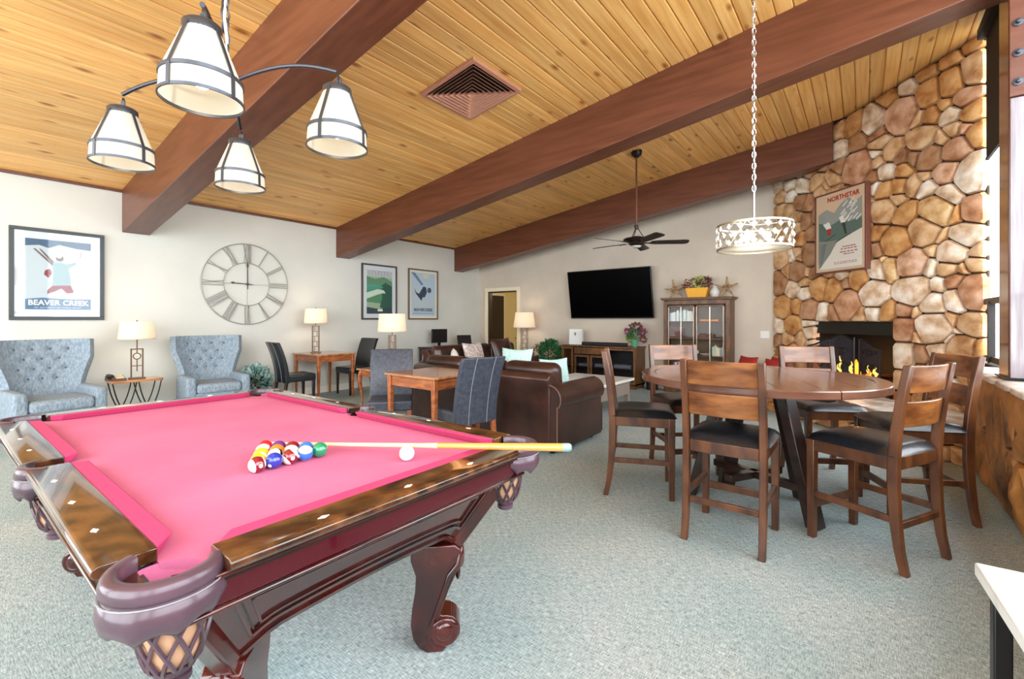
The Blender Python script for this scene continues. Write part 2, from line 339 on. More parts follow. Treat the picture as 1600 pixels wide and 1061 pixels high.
# doorway casing
d = structure('door_1', MB().box((dx0+0.015, YB+0.06, 1.0), (0.03, 0.12, 2.0)).box((dx1-0.015, YB+0.06, 1.0), (0.03, 0.12, 2.0)).box(((dx0+dx1)/2, YB+0.06, 1.985), (dx1-dx0-0.06, 0.12, 0.03)), M_DARKWOOD, 'open doorway with dark jambs left of the television')
for c, s in (((dx0-0.045, YB-0.012, 1.0), (0.09, 0.03, 2.0)), ((dx1+0.045, YB-0.012, 1.0), (0.09, 0.03, 2.0)), (((dx0+dx1)/2, YB-0.012, 2.045), (dx1-dx0+0.18, 0.03, 0.09))):
    obj('door_casing', MB().box(c, s), M_CREAMTRIM, d, bevel=0.005, label='cream door casing')
# hallway beyond the doorway
hall = MB().box(((dx0+dx1)/2, YB+3.0, 1.2), (2.6, 0.1, 2.4)).box((-8.2, YB+1.62, 1.2), (0.1, 2.9, 2.4)).box((-5.7, YB+1.62, 1.2), (0.1, 2.9, 2.4)).box((-6.95, YB+1.62, 2.25), (2.6, 2.9, 0.1)).box((-6.95, YB+1.6, -0.05), (2.6, 2.9, 0.09))
structure('wall_hallway', hall, plain('hall_cream', (0.88, 0.80, 0.60), 0.8), 'cream hallway walls seen through the doorway')
point_light('hallway_ceiling_light', (-6.5, YB+1.5, 2.2), 22, (1, 0.88, 0.66), 0.15)
d2 = structure('door_2', MB().box((-8.13, 9.80, 0.99), (0.04, 0.62, 1.98)), plain('hall_dark_door', (0.13, 0.06, 0.04), 0.5), 'dark door in the hallway seen through the doorway', bevel=0.003)
obj('door_casing', MB().box((-8.14, 10.15, 1.02), (0.03, 0.08, 2.04)).box((-8.14, 9.45, 1.02), (0.03, 0.08, 2.04)).box((-8.14, 9.80, 2.02), (0.03, 0.62, 0.08)), M_CREAMTRIM, d2, bevel=0.003)
# ceiling slab and planks
mb = MB(); x0, x1 = XL-0.12, 1.6
mb.hexa([(x0, YF-0.1, zc(x0)+0.03), (x1, YF-0.1, zc(x1)+0.03), (x1, YB+0.12, zc(x1)+0.03), (x0, YB+0.12, zc(x0)+0.03)], [(x0, YF-0.1, zc(x0)+0.15), (x1, YF-0.1, zc(x1)+0.15), (x1, YB+0.12, zc(x1)+0.15), (x0, YB+0.12, zc(x0)+0.15)])
ceiling = structure('ceiling', mb, plain('ceiling_gap', (0.28, 0.15, 0.06), 0.8), 'sloping knotty pine plank ceiling')
BEAMS = [(1.59, 1.885), (4.65, 4.93), (7.71, 7.99)]
bays = [(YF, BEAMS[0][0]), (BEAMS[0][1], BEAMS[1][0]), (BEAMS[1][1], BEAMS[2][0])]
pw = 0.135; npl = 66; rng = random.Random(3)
for y0, y1 in bays:
    L = y1-y0; h = pw/2-0.002; c = 0.009
    prof = [(-h, 0.022), (-h, c), (-h+c, 0), (h-c, 0), (h, c), (h, 0.022)]
    me = MB().prism(prof, L, 'xz', 0).mesh('plank', M_PINE)
    for i in range(npl):
        x = XL+(i+0.5)*pw*math.cos(RA)+0.0
        if x > 1.3: break
        o = link('plank', me, ceiling, (x, y0, zc(x)+rng.uniform(0, 0.0015)), (0, -RA, 0))
structure('trim_2', MB().box((XL+0.015, 2.8, 2.985), (0.03, 11.4, 0.035)), M_BEAM, 'thin brown trim where cream wall meets plank ceiling')
# beams
for i, (y0, y1) in enumerate(BEAMS):
    x0 = XL; x1 = 1.35 if i < 2 else -0.34
    mb = MB()
    mb.hexa([(x0, y0, zc(x0)-0.55), (x1, y0, zc(x1)-0.55), (x1, y1, zc(x1)-0.55), (x0, y1, zc(x0)-0.55)], [(x0, y0, zc(x0)+0.03), (x1, y0, zc(x1)+0.03), (x1, y1, zc(x1)+0.03), (x0, y1, zc(x0)+0.03)])
    b = structure('ceiling_beam', mb, M_BEAM, ['brown stained ceiling beam behind the pool table lamp', 'longest brown ceiling beam crossing the middle of the room', 'brown ceiling beam running into the stone chimney'][i], bevel=0.008)
# ------------------------------------------------------------------ window wall on the right
sx0, sx1 = 0.74, 1.06
def sillwall():
    root = structure('wall_right', MB().box(((sx0+0.10+sx1)/2, 1.45, 0.42), (sx1-sx0-0.12, 8.9, 0.84)), M_MORTAR, 'low rough brown stone wall under the windows')
    return root
wr = sillwall()
def clip(poly, a, b, c):
    out = []; n = len(poly)
    for i in range(n):
        p, q = poly[i], poly[(i+1) % n]; dp = a*p[0]+b*p[1]-c; dq = a*q[0]+b*q[1]-c
        if dp <= 0: out.append(p)
        if dp*dq < 0: t = dp/(dp-dq); out.append((p[0]+(q[0]-p[0])*t, p[1]+(q[1]-p[1])*t))
    return out
def area2(p): return 0.5*sum(p[i][0]*p[(i+1) % len(p)][1]-p[(i+1) % len(p)][0]*p[i][1] for i in range(len(p)))
def cells(seeds, bounds, gap, planes=(), asp=1.0):
    """power diagram cells; seeds (x, y, w, tag); gap between the stones; planes (a,b,c) keep a*x+b*y<=c"""
    res = []; x0, y0, x1, y1 = bounds
    for i, (x, y, w_, tg) in enumerate(seeds):
        poly = [(x0, y0), (x1, y0), (x1, y1), (x0, y1)]
        for j, (u, v, w2, _) in enumerate(seeds):
            if i == j: continue
            a, b = u-x, (v-y)*asp; d = math.hypot(u-x, v-y)
            if d > 1.1: continue
            c = (u*u+asp*v*v-w2-(x*x+asp*y*y-w_))/2; nn = math.hypot(a, b)
            poly = clip(poly, a, b, c-gap*nn/2)
            if len(poly) < 3: break
        for pl in planes:
            if len(poly) < 3: break
            for a, b, c in pl(x, y): poly = clip(poly, a, b, c)
        if len(poly) >= 3 and area2(poly) > 0.0012: res.append((poly, tg))
    return res
def chaikin(poly, k=0.13):
    out = []; n = len(poly)
    for i in range(n):
        p, q = poly[i], poly[(i+1) % n]
        if math.hypot(p[0]-q[0], p[1]-q[1]) < 0.012: out.append(((p[0]+q[0])/2, (p[1]+q[1])/2)); continue
        out.append((p[0]+(q[0]-p[0])*k, p[1]+(q[1]-p[1])*k)); out.append((q[0]+(p[0]-q[0])*k, q[1]+(p[1]-q[1])*k))
    return out
def stone_mesh(poly, depth, rough, rng, seed, back=0.0, subdiv=0):
    """a stone: rounded polygon with bevelled, uneven face, local origin at its centre; returns MB in (u, v, w) with w out of the wall"""
    poly = chaikin(poly); n = len(poly); cx = sum(p[0] for p in poly)/n; cy = sum(p[1] for p in poly)/n
    mb = MB(); vs = []; sz = math.sqrt(abs(area2(poly)))
    b = min(0.018, sz*0.10)
    def ring(k, w_, jit):
        for i, (x, y) in enumerate(poly):
            dx, dy = x-cx, y-cy; r = math.hypot(dx, dy) or 1; s_ = max(0, (r-k)/r)
            nz = noise.noise(Vector((x*6+seed, y*6, seed*1.7)))*jit
            vs.append((dx*s_, dy*s_, w_+nz))
    ring(0, -back, 0); ring(0.0, depth*0.72, 0.003); ring(b*0.75, depth*0.97, rough*0.7); ring(sz*0.2+b, depth*1.06, rough)
    vs.append((0, 0, depth*1.08+rng.uniform(-rough, rough)))
    fs = []
    for j in range(3):
        for i in range(n): fs.append((j*n+i, j*n+(i+1) % n, (j+1)*n+(i+1) % n, (j+1)*n+i))
    fs += [(3*n+i, 3*n+(i+1) % n, 4*n) for i in range(n)]
    mb.add(vs, fs); return mb, (cx, cy)
rng = random.Random(11)
# rough face stones of the low wall: plane x = sx0, u runs along +y, v up; outward is -x
seeds = []; y = -2.9
while y < 5.9:
    wd = rng.uniform(0.16, 0.42)
    if rng.random() < 0.45: seeds += [(y+wd/2, rng.uniform(0.2, 0.3), 0.0, 0), (y+wd/2+rng.uniform(-.04, .04), rng.uniform(0.58, 0.7), 0.0, 0)]
    else: seeds.append((y+wd/2, rng.uniform(0.35, 0.5), 0.01, 0))
    y += wd
SCOL = [(1.0, 0.92, 0.82), (0.92, 0.80, 0.68), (0.78, 0.66, 0.66), (1.05, 0.95, 0.80), (0.85, 0.72, 0.60)]
for k, (poly, tg) in enumerate(cells(seeds, (-2.95, 0.0, 5.88, 0.84), 0.006, asp=0.35)):
    n0 = len(poly)
    # subdivide the outline and roughen it
    mbs, (cx, cy) = stone_mesh(poly, 0.085, 0.03, rng, k*1.3)
    o = obj('stone', mbs, M_SILLSTONE, wr, smooth=True, ang=50)
    o.matrix_local = Matrix(((0, 0, -1, sx0+0.10), (1, 0, 0, cx), (0, 1, 0, cy), (0, 0, 0, 1)))
    c = rng.choice(SCOL); o.color = (*c, 1)
    sd = o.modifiers.new('s', 'SUBSURF'); sd.levels = 2; sd.render_levels = 2; sd.subdivision_type = 'SIMPLE'
    tx = bpy.data.textures.get('rockface') or bpy.data.textures.new('rockface', 'CLOUDS'); tx.noise_scale = 0.11; tx.noise_depth = 4
    dm = o.modifiers.new('d', 'DISPLACE'); dm.texture = tx; dm.texture_coords = 'GLOBAL'; dm.strength = 0.06; dm.mid_level = 0.5
structure('trim_3', MB().box((1.01, 6.32, 0.43), (0.10, 0.88, 0.86)), M_MORTAR, 'short stone upstand between the sill and the chimney')
# pale cap flagstones
seeds = []; y = -2.9
while y < 5.9:
    wd = rng.uniform(0.3, 0.55); seeds.append((rng.uniform(0.86, 0.94), y+wd/2, 0, 0)); y += wd
for k, (poly, tg) in enumerate(cells(seeds, (sx0-0.015, -2.95, sx1, 5.9), 0.006, asp=1)):
    mbs, (cx, cy) = stone_mesh(poly, 0.036, 0.003, rng, k*2.1)
    o = obj('capstone', mbs, M_CAP, wr, smooth=True, ang=50, loc=(cx, cy, 0.84)); o.color = (1, 1, 1, 1)
# columns and window frames
M_COL = noisy('varnished_column', (0.36, 0.20, 0.14), (0.46, 0.27, 0.20), 3, (5, 5, 0.7), rough=0.22, coat=0.8, coatr=0.12)
for i, (yc, lab) in enumerate(((4.79, 'brown timber window column standing on the sill beside the chimney'), (1.73, 'brown timber window column nearest the camera'), (-1.35, 'brown timber window column behind the camera'))):
    t = thing('window_column', lab, 'column', (0.95, yc, 0.885)); t['kind'] = 'structure'
    hh = zc(1.1)-0.885-0.0
    obj('post', MB().box((0, 0, hh/2-0.0), (0.30, 0.28, hh)), M_COL, t, bevel=0.006)
    obj('base_plate', MB().box((0, 0, 0.006), (0.34, 0.32, 0.012)), M_BLACK, t)
    if i == 0:
        obj('glare_panel', MB().box((0.0, -0.146, 0.985), (0.285, 0.012, 1.95)), noisy('painted_window_glare', (0.50, 0.45, 0.47), (0.64, 0.60, 0.62), 4, (14, 14, 0.6), rough=0.35, coat=0.4), t, bevel=0.002, label='pale panel painted as window glare on the front of the column')  # added panel; its pale streaky colour paints in glare from the window
        obj('gusset_board', MB().box((0.0, -0.155, 2.53), (0.30, 0.03, 1.13)), M_BEAM, t, bevel=0.004)
        for zz in (2.47, 2.26, 2.06): obj('bolt', MB().lathe([(0.028, 0), (0.028, 0.008), (0.014, 0.010), (0.012, 0.03), (0.0, 0.032)], 8, T(-0.11, -0.17, zz) @ RX(PI/2)), M_PEWTER, t, smooth=True)
win = 0
for (y0, y1) in ((4.93, 6.95), (1.87, 4.65), (-1.21, 1.59), (-2.95, -1.49)):
    win += 1
    t = thing('window_%d' % win, ['tall window between the timber column and the stone chimney', 'large window right of the dining table', 'large window beside the camera', 'window behind the camera'][win-1], None, (XR, (y0+y1)/2, 0.885)); t['kind'] = 'structure'
    W = y1-y0; H = zc(XR)-0.93; M_WF = plain('dark_window_frame', (0.13, 0.09, 0.08), 0.4)
    for c, s_ in (((0, -W/2+0.03, H/2), (0.06, 0.06, H)), ((0, W/2-0.03, H/2), (0.06, 0.06, H)), ((0, 0, 0.03), (0.06, W, 0.06)), ((0, 0, H-0.03), (0.06, W, 0.06)), ((0, 0, 0.60), (0.07, W, 0.06))):
        obj('frame', MB().box(c, s_), M_WF, t, bevel=0.004)
    if W > 2: obj('mullion', MB().box((0, 0, H/2), (0.06, 0.07, H)), M_WF, t, bevel=0.004)
    obj('pane', MB().box((0, 0, 0.33), (0.008, W-0.1, 0.5)), M_WGLASS, t); obj('pane', MB().box((0, 0, (H+0.6)/2), (0.008, W-0.1, H-0.66)), M_WGLASS, t)
    if win == 1:
        obj('sash_stile', MB().box((-0.02, 6.36-(y0+y1)/2, 0.30), (0.05, 0.05, 0.60)), M_WF, t)
        rb = thing('roller_blind', 'black roller blind half lowered over the window by the chimney', 'blind', (XR-0.05, 5.68, 0)); W = 1.45
        M_BL = plain('black_blind', (0.06, 0.055, 0.055), 0.7)
        obj('fabric', MB().box((0, -0.02, 3.53), (0.012, W-0.08, 1.3)), M_BL, rb); obj('bottom_bar', MB().box((0, -0.02, 2.87), (0.025, W-0.08, 0.03)), M_BL, rb, bevel=0.003)
        obj('cassette', MB().box((-0.02, -0.02, 4.10), (0.10, W-0.06, 0.10)), M_BL, rb, bevel=0.01)
# outside ground and the wall behind the camera with its large windows
structure('ground_outside', MB().box((8, 2, -0.35), (14, 30, 0.1)), plain('pale_paving', (0.75, 0.75, 0.72), 0.9), 'pale paving outside the windows')
mb = MB(); 
for xx0, xx1 in ((XL-0.12, -7.3), (-3.6, -3.2), (0.6, 1.1)):
    mb.hexa([(xx0, YF-0.12, 0), (xx1, YF-0.12, 0), (xx1, YF, 0), (xx0, YF, 0)], [(xx0, YF-0.12, zc(xx0)), (xx1, YF-0.12, zc(xx1)), (xx1, YF, zc(xx1)), (xx0, YF, zc(xx0))])
mb.box((-3.3, YF-0.06, 0.15), (8.8, 0.12, 0.3))
wf = structure('wall_front', mb, M_WALL, 'cream wall behind the camera with large windows')
for i, (a, b) in enumerate(((-7.3, -3.6), (-3.2, 0.6))):
    t = thing('window_%d' % (5+i), 'large window in the wall behind the camera, ' + ('farther from' if i == 0 else 'nearer to') + ' the stone sill', None, ((a+b)/2, YF-0.06, 0.3)); t['kind'] = 'structure'
    W = b-a
    for c, s_ in (((-W/2+0.03, 0, 1.4), (0.06, 0.06, 2.8)), ((W/2-0.03, 0, 1.4), (0.06, 0.06, 2.8)), ((0, 0, 0.03), (W, 0.06, 0.06)), ((0, 0, 2.77), (W, 0.06, 0.06)), ((0, 0, 1.4), (0.06, 0.06, 2.8))): obj('frame', MB().box(c, s_), plain('dark_window_frame', (0.13, 0.09, 0.08)), t)
    obj('pane', MB().box((0, 0, 1.4), (W-0.1, 0.008, 2.7)), M_WGLASS, t)
# ------------------------------------------------------------------ the stone chimney wall (45 degrees across the corner)
S0 = Vector((-1.18, 8.6, 0)); A = math.radians(-43); SD = Vector((math.cos(A), math.sin(A), 0)); SN = Vector((SD.y, -SD.x, 0))   # SN points into the room
if SN.dot(Vector((-1, -1, 0))) < 0: SN = -SN
SW = 2.947
SMX = Matrix(((SD.x, 0, SN.x, 0), (SD.y, 0, SN.y, 0), (0, 1, 0, 0), (0, 0, 0, 1)))      # (u, v, w) -> world directions
def spt(s_, z, out=0.0): p = S0+SD*s_+SN*out; return Vector((p.x, p.y, z))
def zs(s_): return zc(S0.x+SD.x*s_)
FX0, FX1, FZ0, FZ1 = 0.84, 2.0, 0.36, 1.275
mb = MB(); IN = -0.10; MJ = -0.030
def slab(s0, s1, z0, z1a, z1b, d0=-0.35, d1=MJ):
    P = [spt(s0, z0, d1), spt(s1, z0, d1), spt(s1, z0, d0), spt(s0, z0, d0)]; Q = [spt(s0, z1a, d1), spt(s1, z1b, d1), spt(s1, z1b, d0), spt(s0, z1a, d0)]
    mb.hexa(P, Q)
slab(0.02, FX0-0.01, 0, zs(0), zs(FX0)); slab(FX1+0.01, 2.5, 0, zs(FX1), zs(2.5)); slab(2.5, SW-0.06, 0, zs(2.5), zs(SW-0.06), -0.12); slab(SW-0.06, SW-0.004, 0, zs(SW-0.06), zs(SW), -0.06); slab(FX0-0.01, FX1+0.01, FZ1+0.01, zs(FX0), zs(FX1)); slab(FX0-0.01, FX1+0.01, 0, FZ0, FZ0)
sw = structure('wall_fireplace', mb, M_MORTAR, 'tall fieldstone chimney wall across the corner')
STONES = [(1.22,3.92,2,'t'),(1.47,3.88,8,'o'),(1.75,3.83,22,'w'),(1.23,3.64,8,'w'),(1.53,3.65,8,'b'),(1.81,3.66,8,'b'),(1.83,3.53,8,'t'),(1.97,3.37,8,'t'),(1.51,3.32,40,'p'),(1.79,3.41,2,'w'),(1.81,3.31,2,'t'),(1.9,3.12,8,'w'),(1.79,2.99,2,'w'),(1.76,3.1,2,'b'),(1.13,3.27,8,'t'),(0.87,3.31,8,'t'),(0.6,3.33,8,'w'),(0.09,3.42,2,'w'),(0.33,3.42,2,'w'),(0.36,3.25,2,'w'),(0.14,3.29,8,'t'),(0.56,3.12,8,'b'),(0.74,3.03,8,'p'),(0.94,3.15,8,'t'),(1.04,3.22,2,'t'),(1.14,3.12,2,'t'),(0.14,3.07,8,'t'),(0.32,3.01,8,'t'),(0.43,2.87,8,'t'),(0.69,2.8,8,'b'),(0.88,2.82,8,'b'),(0.46,2.73,8,'t'),(1.87,2.64,22,'t'),(2.09,3.77,40,'P'),(2.39,4.12,8,'o'),(2.41,3.87,22,'o'),(2.63,4.13,8,'o'),(2.83,4.19,8,'o'),(2.63,3.88,22,'o'),(2.85,3.91,22,'t'),(2.76,3.64,8,'p'),(2.43,3.6,8,'o'),(2.31,3.63,2,'t'),(2.63,3.51,8,'w'),(2.81,3.46,8,'o'),(2.56,3.66,2,'o'),(2.86,3.22,8,'o'),(2.64,3.35,8,'t'),(2.75,3.33,2,'p'),(2.54,3.29,8,'t'),(2.34,3.38,22,'t'),(2.12,3.23,2,'b'),(2.13,3.08,8,'o'),(2.26,3.19,8,'b'),(2.42,3.14,22,'b'),(2.66,3.12,22,'p'),(2.59,2.92,22,'P'),(2.23,2.88,8,'t'),(2.37,2.94,2,'t'),(1.89,2.94,8,'o'),(2.08,2.92,8,'o'),(2.06,2.75,2,'t'),(2.41,2.8,8,'w'),(2.6,2.66,22,'w'),(2.73,2.75,2,'t'),(2.83,2.82,40,'w'),(2.15,2.53,22,'o'),(2.47,2.51,40,'O'),(2.7,2.44,8,'o'),(2.85,2.45,22,'p'),(2.34,2.33,40,'t'),(2.05,2.25,40,'o'),(1.82,2.42,8,'o'),(1.82,2.18,2,'b'),(2.53,2.23,2,'t'),(2.76,2.19,22,'W'),(2.41,2.09,2,'t'),(2.25,2.06,8,'p'),(2.65,2.04,22,'W'),(2.88,1.99,8,'t'),(0.18,2.29,22,'t'),(0.11,1.91,22,'b'),(0.28,2.09,2,'t'),(0.38,2.33,2,'w'),(0.52,2.06,22,'b'),(0.5,2.36,2,'t'),(0.58,2.22,2,'t'),(0.79,2.29,40,'b'),(0.83,2.54,22,'b'),(0.52,2.53,8,'o'),(0.67,2.04,2,'t'),(0.83,2.01,8,'b'),(0.41,1.77,8,'w'),(0.63,1.87,2,'t'),(0.64,1.7,8,'w'),(0.91,1.77,22,'o'),(1.14,1.72,22,'o'),(0.21,1.5,22,'o'),(0.47,1.51,8,'o'),(0.72,1.45,22,'p'),(0.41,1.21,22,'o'),(0.1,1.17,8,'w'),(0.98,1.4,8,'w'),(1.14,1.4,8,'b'),(1.37,1.51,40,'p'),(1.53,1.38,8,'t'),(1.73,1.42,8,'w'),(0.71,1.25,2,'w'),(0.73,1.11,8,'w'),(1.93,1.41,8,'o'),(1.28,1.9,2,'w'),(1.56,1.83,22,'o'),(1.34,1.79,2,'b'),(1.74,1.65,40,'W'),(1.79,1.9,22,'w'),(1.91,1.98,8,'O'),(0.09,1.02,2,'b'),(0.32,1.01,8,'t'),(0.56,1.02,8,'t'),(1.97,1.93,22,'O'),(2.2,1.96,40,'P'),(2.37,1.9,8,'w'),(2.61,1.87,8,'t'),(2.86,1.9,8,'t'),(2.74,1.85,2,'t'),(2.21,1.66,40,'W'),(2.51,1.68,2,'w'),(2.67,1.71,8,'p'),(2.86,1.57,40,'p'),(2.69,1.5,22,'W'),(2.13,1.42,8,'p'),(2.3,1.4,2,'t'),(2.45,1.45,22,'w'),(2.45,1.22,40,'W'),(2.63,1.33,8,'t'),(2.83,1.27,22,'t'),(2.74,1.18,2,'w'),(2.61,1.09,2,'w'),(2.74,1.0,22,'t'),(2.89,0.99,8,'o'),(2.49,1.0,8,'w'),(2.12,1.18,22,'p'),(2.3,1.14,8,'t'),(2.12,0.89,22,'w'),(2.28,0.91,8,'b')]
rng = random.Random(5)
sd = [(a, b, c/1000, d) for a, b, c, d in STONES]
# fill the areas the picture hides (behind poster, fire surround foot, behind the beam) with more stones
tries = 0
while tries < 9000:
    tries += 1
    a = rng.uniform(0.05, SW-0.05); b = rng.uniform(0.05, 4.2)
    if b > zs(a)-0.06 or (FX0-0.02 < a < FX1+0.02 and FZ0 < b < FZ1+0.02): continue
    if all((a-q[0])**2+(b-q[1])**2 > (0.195 if q[2] < 0.015 else 0.26)**2 for q in sd): sd.append((a, b, 0.006, rng.choice('ttowpb')))
def stone_planes(x, y):
    pl = [(-SL*SD.x, 1, zs(0)-0.02)]
    if y > FZ1-0.03 and FX0-0.1 < x < FX1+0.1: pl.append((0, -1, -FZ1-0.004))
    elif FZ0-0.1 < y < FZ1+0.10:
        if x < FX0+0.05: pl.append((1, 0, FX0-0.004))
        elif x > FX1-0.05: pl.append((-1, 0, -FX1-0.004))
        else: pl.append((0, 1, FZ0))
    return pl
TINT = {'w': (1.0, 0.98, 0.96), 'W': (1.0, 0.97, 0.95), 't': (0.92, 0.80, 0.66), 'b': (0.76, 0.61, 0.49), 'o': (0.89, 0.71, 0.49), 'O': (0.97, 0.87, 0.70), 'p': (0.86, 0.70, 0.60), 'P': (0.97, 0.84, 0.77)}
ns = 0
for k, (poly, tg) in enumerate(cells(sd, (0.01, 0.0, SW, 4.5), 0.014, planes=[stone_planes])):
    mbs, (cx, cy) = stone_mesh(poly, 0.125, 0.009, rng, k*0.77)
    if max(q[0] for q in poly) > SW-0.02: mbs.v = [(x, y, max(z, 0.055)) for x, y, z in mbs.v]     # the last column wraps a thin edge
    o = obj('stone', mbs, M_STONE, sw, smooth=True, ang=40)
    p = S0+SD*cx+SN*IN
    M = SMX.copy(); M.translation = (p.x, p.y, cy); o.matrix_local = M
    tn = TINT[tg]; j = rng.uniform(0.94, 1.04); o.color = (*[v*j for v in lin(tn)], 1); ns += 1
    if ns >= 298: break
# narrow stone return on the window side of the chimney
mb = MB()
P = [spt(SW, 0, 0.0), spt(SW+0.03, 0, 0.0), spt(SW+0.03, 0, -0.4), spt(SW, 0, -0.4)]
# ---------------- fireplace
fm = (FX0+FX1)/2
fp = thing('fireplace', 'black steel fireplace opening with burning logs set in the stone chimney', 'fireplace', spt(fm, FZ0, 0), A)
M_SOOT = plain('soot_black', (0.05, 0.045, 0.045), 0.8); M_HOOD = plain('hood_black', (0.14, 0.13, 0.11), 0.45)
W = FX1-FX0; H = FZ1-FZ0
def fl(x, y, z): return (x, y, z)      # local: x along wall, y into the wall (positive away from the room), z up
mb = MB(); mb.box((0, 0.62, H/2), (W, 0.03, H)).box((-W/2-0.01, 0.35, H/2), (0.02, 0.55, H)).box((W/2+0.01, 0.35, H/2), (0.02, 0.55, H)).box((0, 0.35, H+0.005), (W, 0.55, 0.02)).box((0, 0.3, 0.005), (W, 0.66, 0.02))
obj('firebox', mb, M_SOOT, fp)
mb = MB(); mb.hexa([(-W/2, 0.02, H-0.17), (W/2, 0.02, H-0.17), (W/2, 0.05, H-0.15), (-W/2, 0.05, H-0.15)], [(-W/2, 0.055, H), (W/2, 0.055, H), (W/2, 0.08, H), (-W/2, 0.08, H)])
obj('hood', mb, M_HOOD, fp, bevel=0.004)
for (a, b, r) in (((-0.24, 0.33, 0.06), (0.26, 0.30, 0.07), 0.05), ((-0.22, 0.42, 0.10), (0.2, 0.28, 0.16), 0.045), ((-0.1, 0.30, 0.16), (0.24, 0.42, 0.20), 0.04)):
    obj('log', MB().cyl(a, b, r, r*0.9, 10), M_LOG, fp, smooth=True)
frng = random.Random(2)
for k in range(9):
    x = -0.10+frng.gauss(0, 0.09); hh = frng.uniform(0.12, 0.28); r = frng.uniform(0.02, 0.035); z0 = frng.uniform(0.14, 0.2)
    pts = [(x+0.02*math.sin(q*2+k), 0.26+0.01*math.cos(q+k), z0+hh*q/5) for q in range(6)]
    obj('flame', MB().tube(pts, [r*0.6, r, r*0.9, r*0.6, r*0.3, 0.002], 8), M_ORANGE_FIRE if k % 2 else M_YFIRE, fp, smooth=True)
obj('flame', MB().tube([(0.03, 0.2, 0.10), (0.02, 0.2, 0.14), (0.04, 0.2, 0.18)], [0.01, 0.03, 0.004], 8), M_YFIRE, fp, smooth=True)
point_light('firelight', (-0.08, 0.2, 0.32), 6, (1, 0.42, 0.12), 0.08, fp)
# mesh fire screen with three panels, standing in front of the opening
fs = thing('fire_screen', 'black three panel mesh fire screen standing before the burning logs', 'fire screen', spt(fm, 0.352, 0.07), A)
M_MESH = M_GAUZE
pw3 = 0.38
for i, (xc, rot) in enumerate(((-pw3*0.98, 0.22), (0.0, 0), (pw3*0.98, -0.22))):
    p = node('panel', fs, (xc, -0.04 if i != 1 else -0.075, 0.02), (0, 0, rot))
    hw = pw3/2-0.006; top = lambda x: 0.66+0.07*math.cos(x/hw*PI/2) if i == 1 else 0.60+0.06*math.sin((1 if i == 0 else -1)*x/hw*PI/2)+0.02
    arcp = [(x, 0, top(x)) for x in [hw*(q/6-1) for q in range(13)]]
    pts = [(-hw, 0, 0.0)]+arcp+[(hw, 0, 0.0)]
    obj('panel_frame', MB().tube(pts, 0.010, 6, closed=True), M_BLACK, p, smooth=True)
    me = MB(); me.prism([(a[0], a[2]) for a in pts], 0.002, 'xz', -0.001); obj('screen_mesh', me, M_MESH, p)
    mb = MB()
    for k in range(3):
        cz = 0.12+k*0.19
        for sx in (-1, 1):
            sp = [(sx*(0.015+0.11*(1-q/14)*math.cos(q*0.55)*0.9), -0.006, cz+0.075*(1-q/14)*math.sin(q*0.55)) for q in range(13)]
            mb.tube(sp, 0.005, 5)
    obj('scrollwork', mb, M_BLACK, p, smooth=True, stuff=True)
    if i < 2: obj('hinge_post', MB().cyl((hw+0.008, 0, 0), (hw+0.008, 0, 0.70), 0.007), M_PEWTER, p, smooth=True)
# ---------------- raised hearth
HD = 0.75
hp = [spt(-0.02, 0, 0.0), spt(SW-0.05, 0, 0.0), Vector((0.82, 6.2, 0)), Vector((0.78, 5.52, 0)), spt(0.02, 0, HD)]
hin = [(p.x, p.y) for p in hp]
root = MB().prism([(p[0], p[1]) for p in [(hp[0]+SN*0.02), hp[1]+SN*0.02, (0.80, 6.2), (0.76, 5.62), spt(0.1, 0, HD-0.06)]], 0.30, 'xy', 0.0)
he = structure('hearth', root, M_MORTAR, 'raised stone hearth ledge below the fireplace')
he['category'] = 'hearth'
seeds = []; u = 0.0
f0 = Vector(spt(0.05, 0, HD)); f1 = Vector((0.76, 5.53, 0)); FL = (f1-f0).length; FD = (f1-f0).normalized(); FN = Vector((FD.y, -FD.x, 0)); FN = FN if FN.dot(Vector((-1, -1, 0))) > 0 else -FN
while u < FL:
    wd = rng.uniform(0.16, 0.34); seeds += [(u+wd/2, rng.uniform(0.05, 0.10), 0, 0), (u+wd/2+rng.uniform(-.06, .06), rng.uniform(0.18, 0.25), 0, 0)]; u += wd
for k, (poly, tg) in enumerate(cells(seeds, (0.0, 0.0, FL, 0.305), 0.016)):
    mbs, (cx, cy) = stone_mesh(poly, 0.07, 0.008, rng, k*0.9+50); o = obj('stone', mbs, M_STONE, he, smooth=True, ang=40)
    p = f0+FD*cx-FN*0.07; M = Matrix(((FD.x, 0, FN.x, p.x), (FD.y, 0, FN.y, p.y), (0, 1, 0, cy), (0, 0, 0, 1))); o.matrix_local = M
    tn = TINT[rng.choice('ottbo')]; o.color = (*lin(tn), 1)
seeds = [(u, v, 0, 0) for u in [0.2+0.48*i+rng.uniform(-.06, .06) for i in range(6)] for v in (0.2, 0.56)]
for k, (poly, tg) in enumerate(cells(seeds, (0.0, 0.02, FL+0.0, HD+0.03), 0.012)):
    # slab laid flat: u along the front, v from wall to front
    mbs, (cx, cy) = stone_mesh(poly, 0.05, 0.003, rng, k*0.9+90); o = obj('hearth_slab', mbs, M_CAP, he, smooth=True, ang=40)
    p = f0+FD*cx+FN*(cy-HD); M = Matrix(((FD.x, -FN.x, 0, p.x), (FD.y, -FN.y, 0, p.y), (0, 0, 1, 0.30), (0, 0, 0, 1)))
    M = Matrix(((FD.x, FN.x, 0, p.x), (FD.y, FN.y, 0, p.y), (0, 0, 1, 0.30), (0, 0, 0, 1))); o.matrix_local = M; o.color = (1, 1, 1, 1)
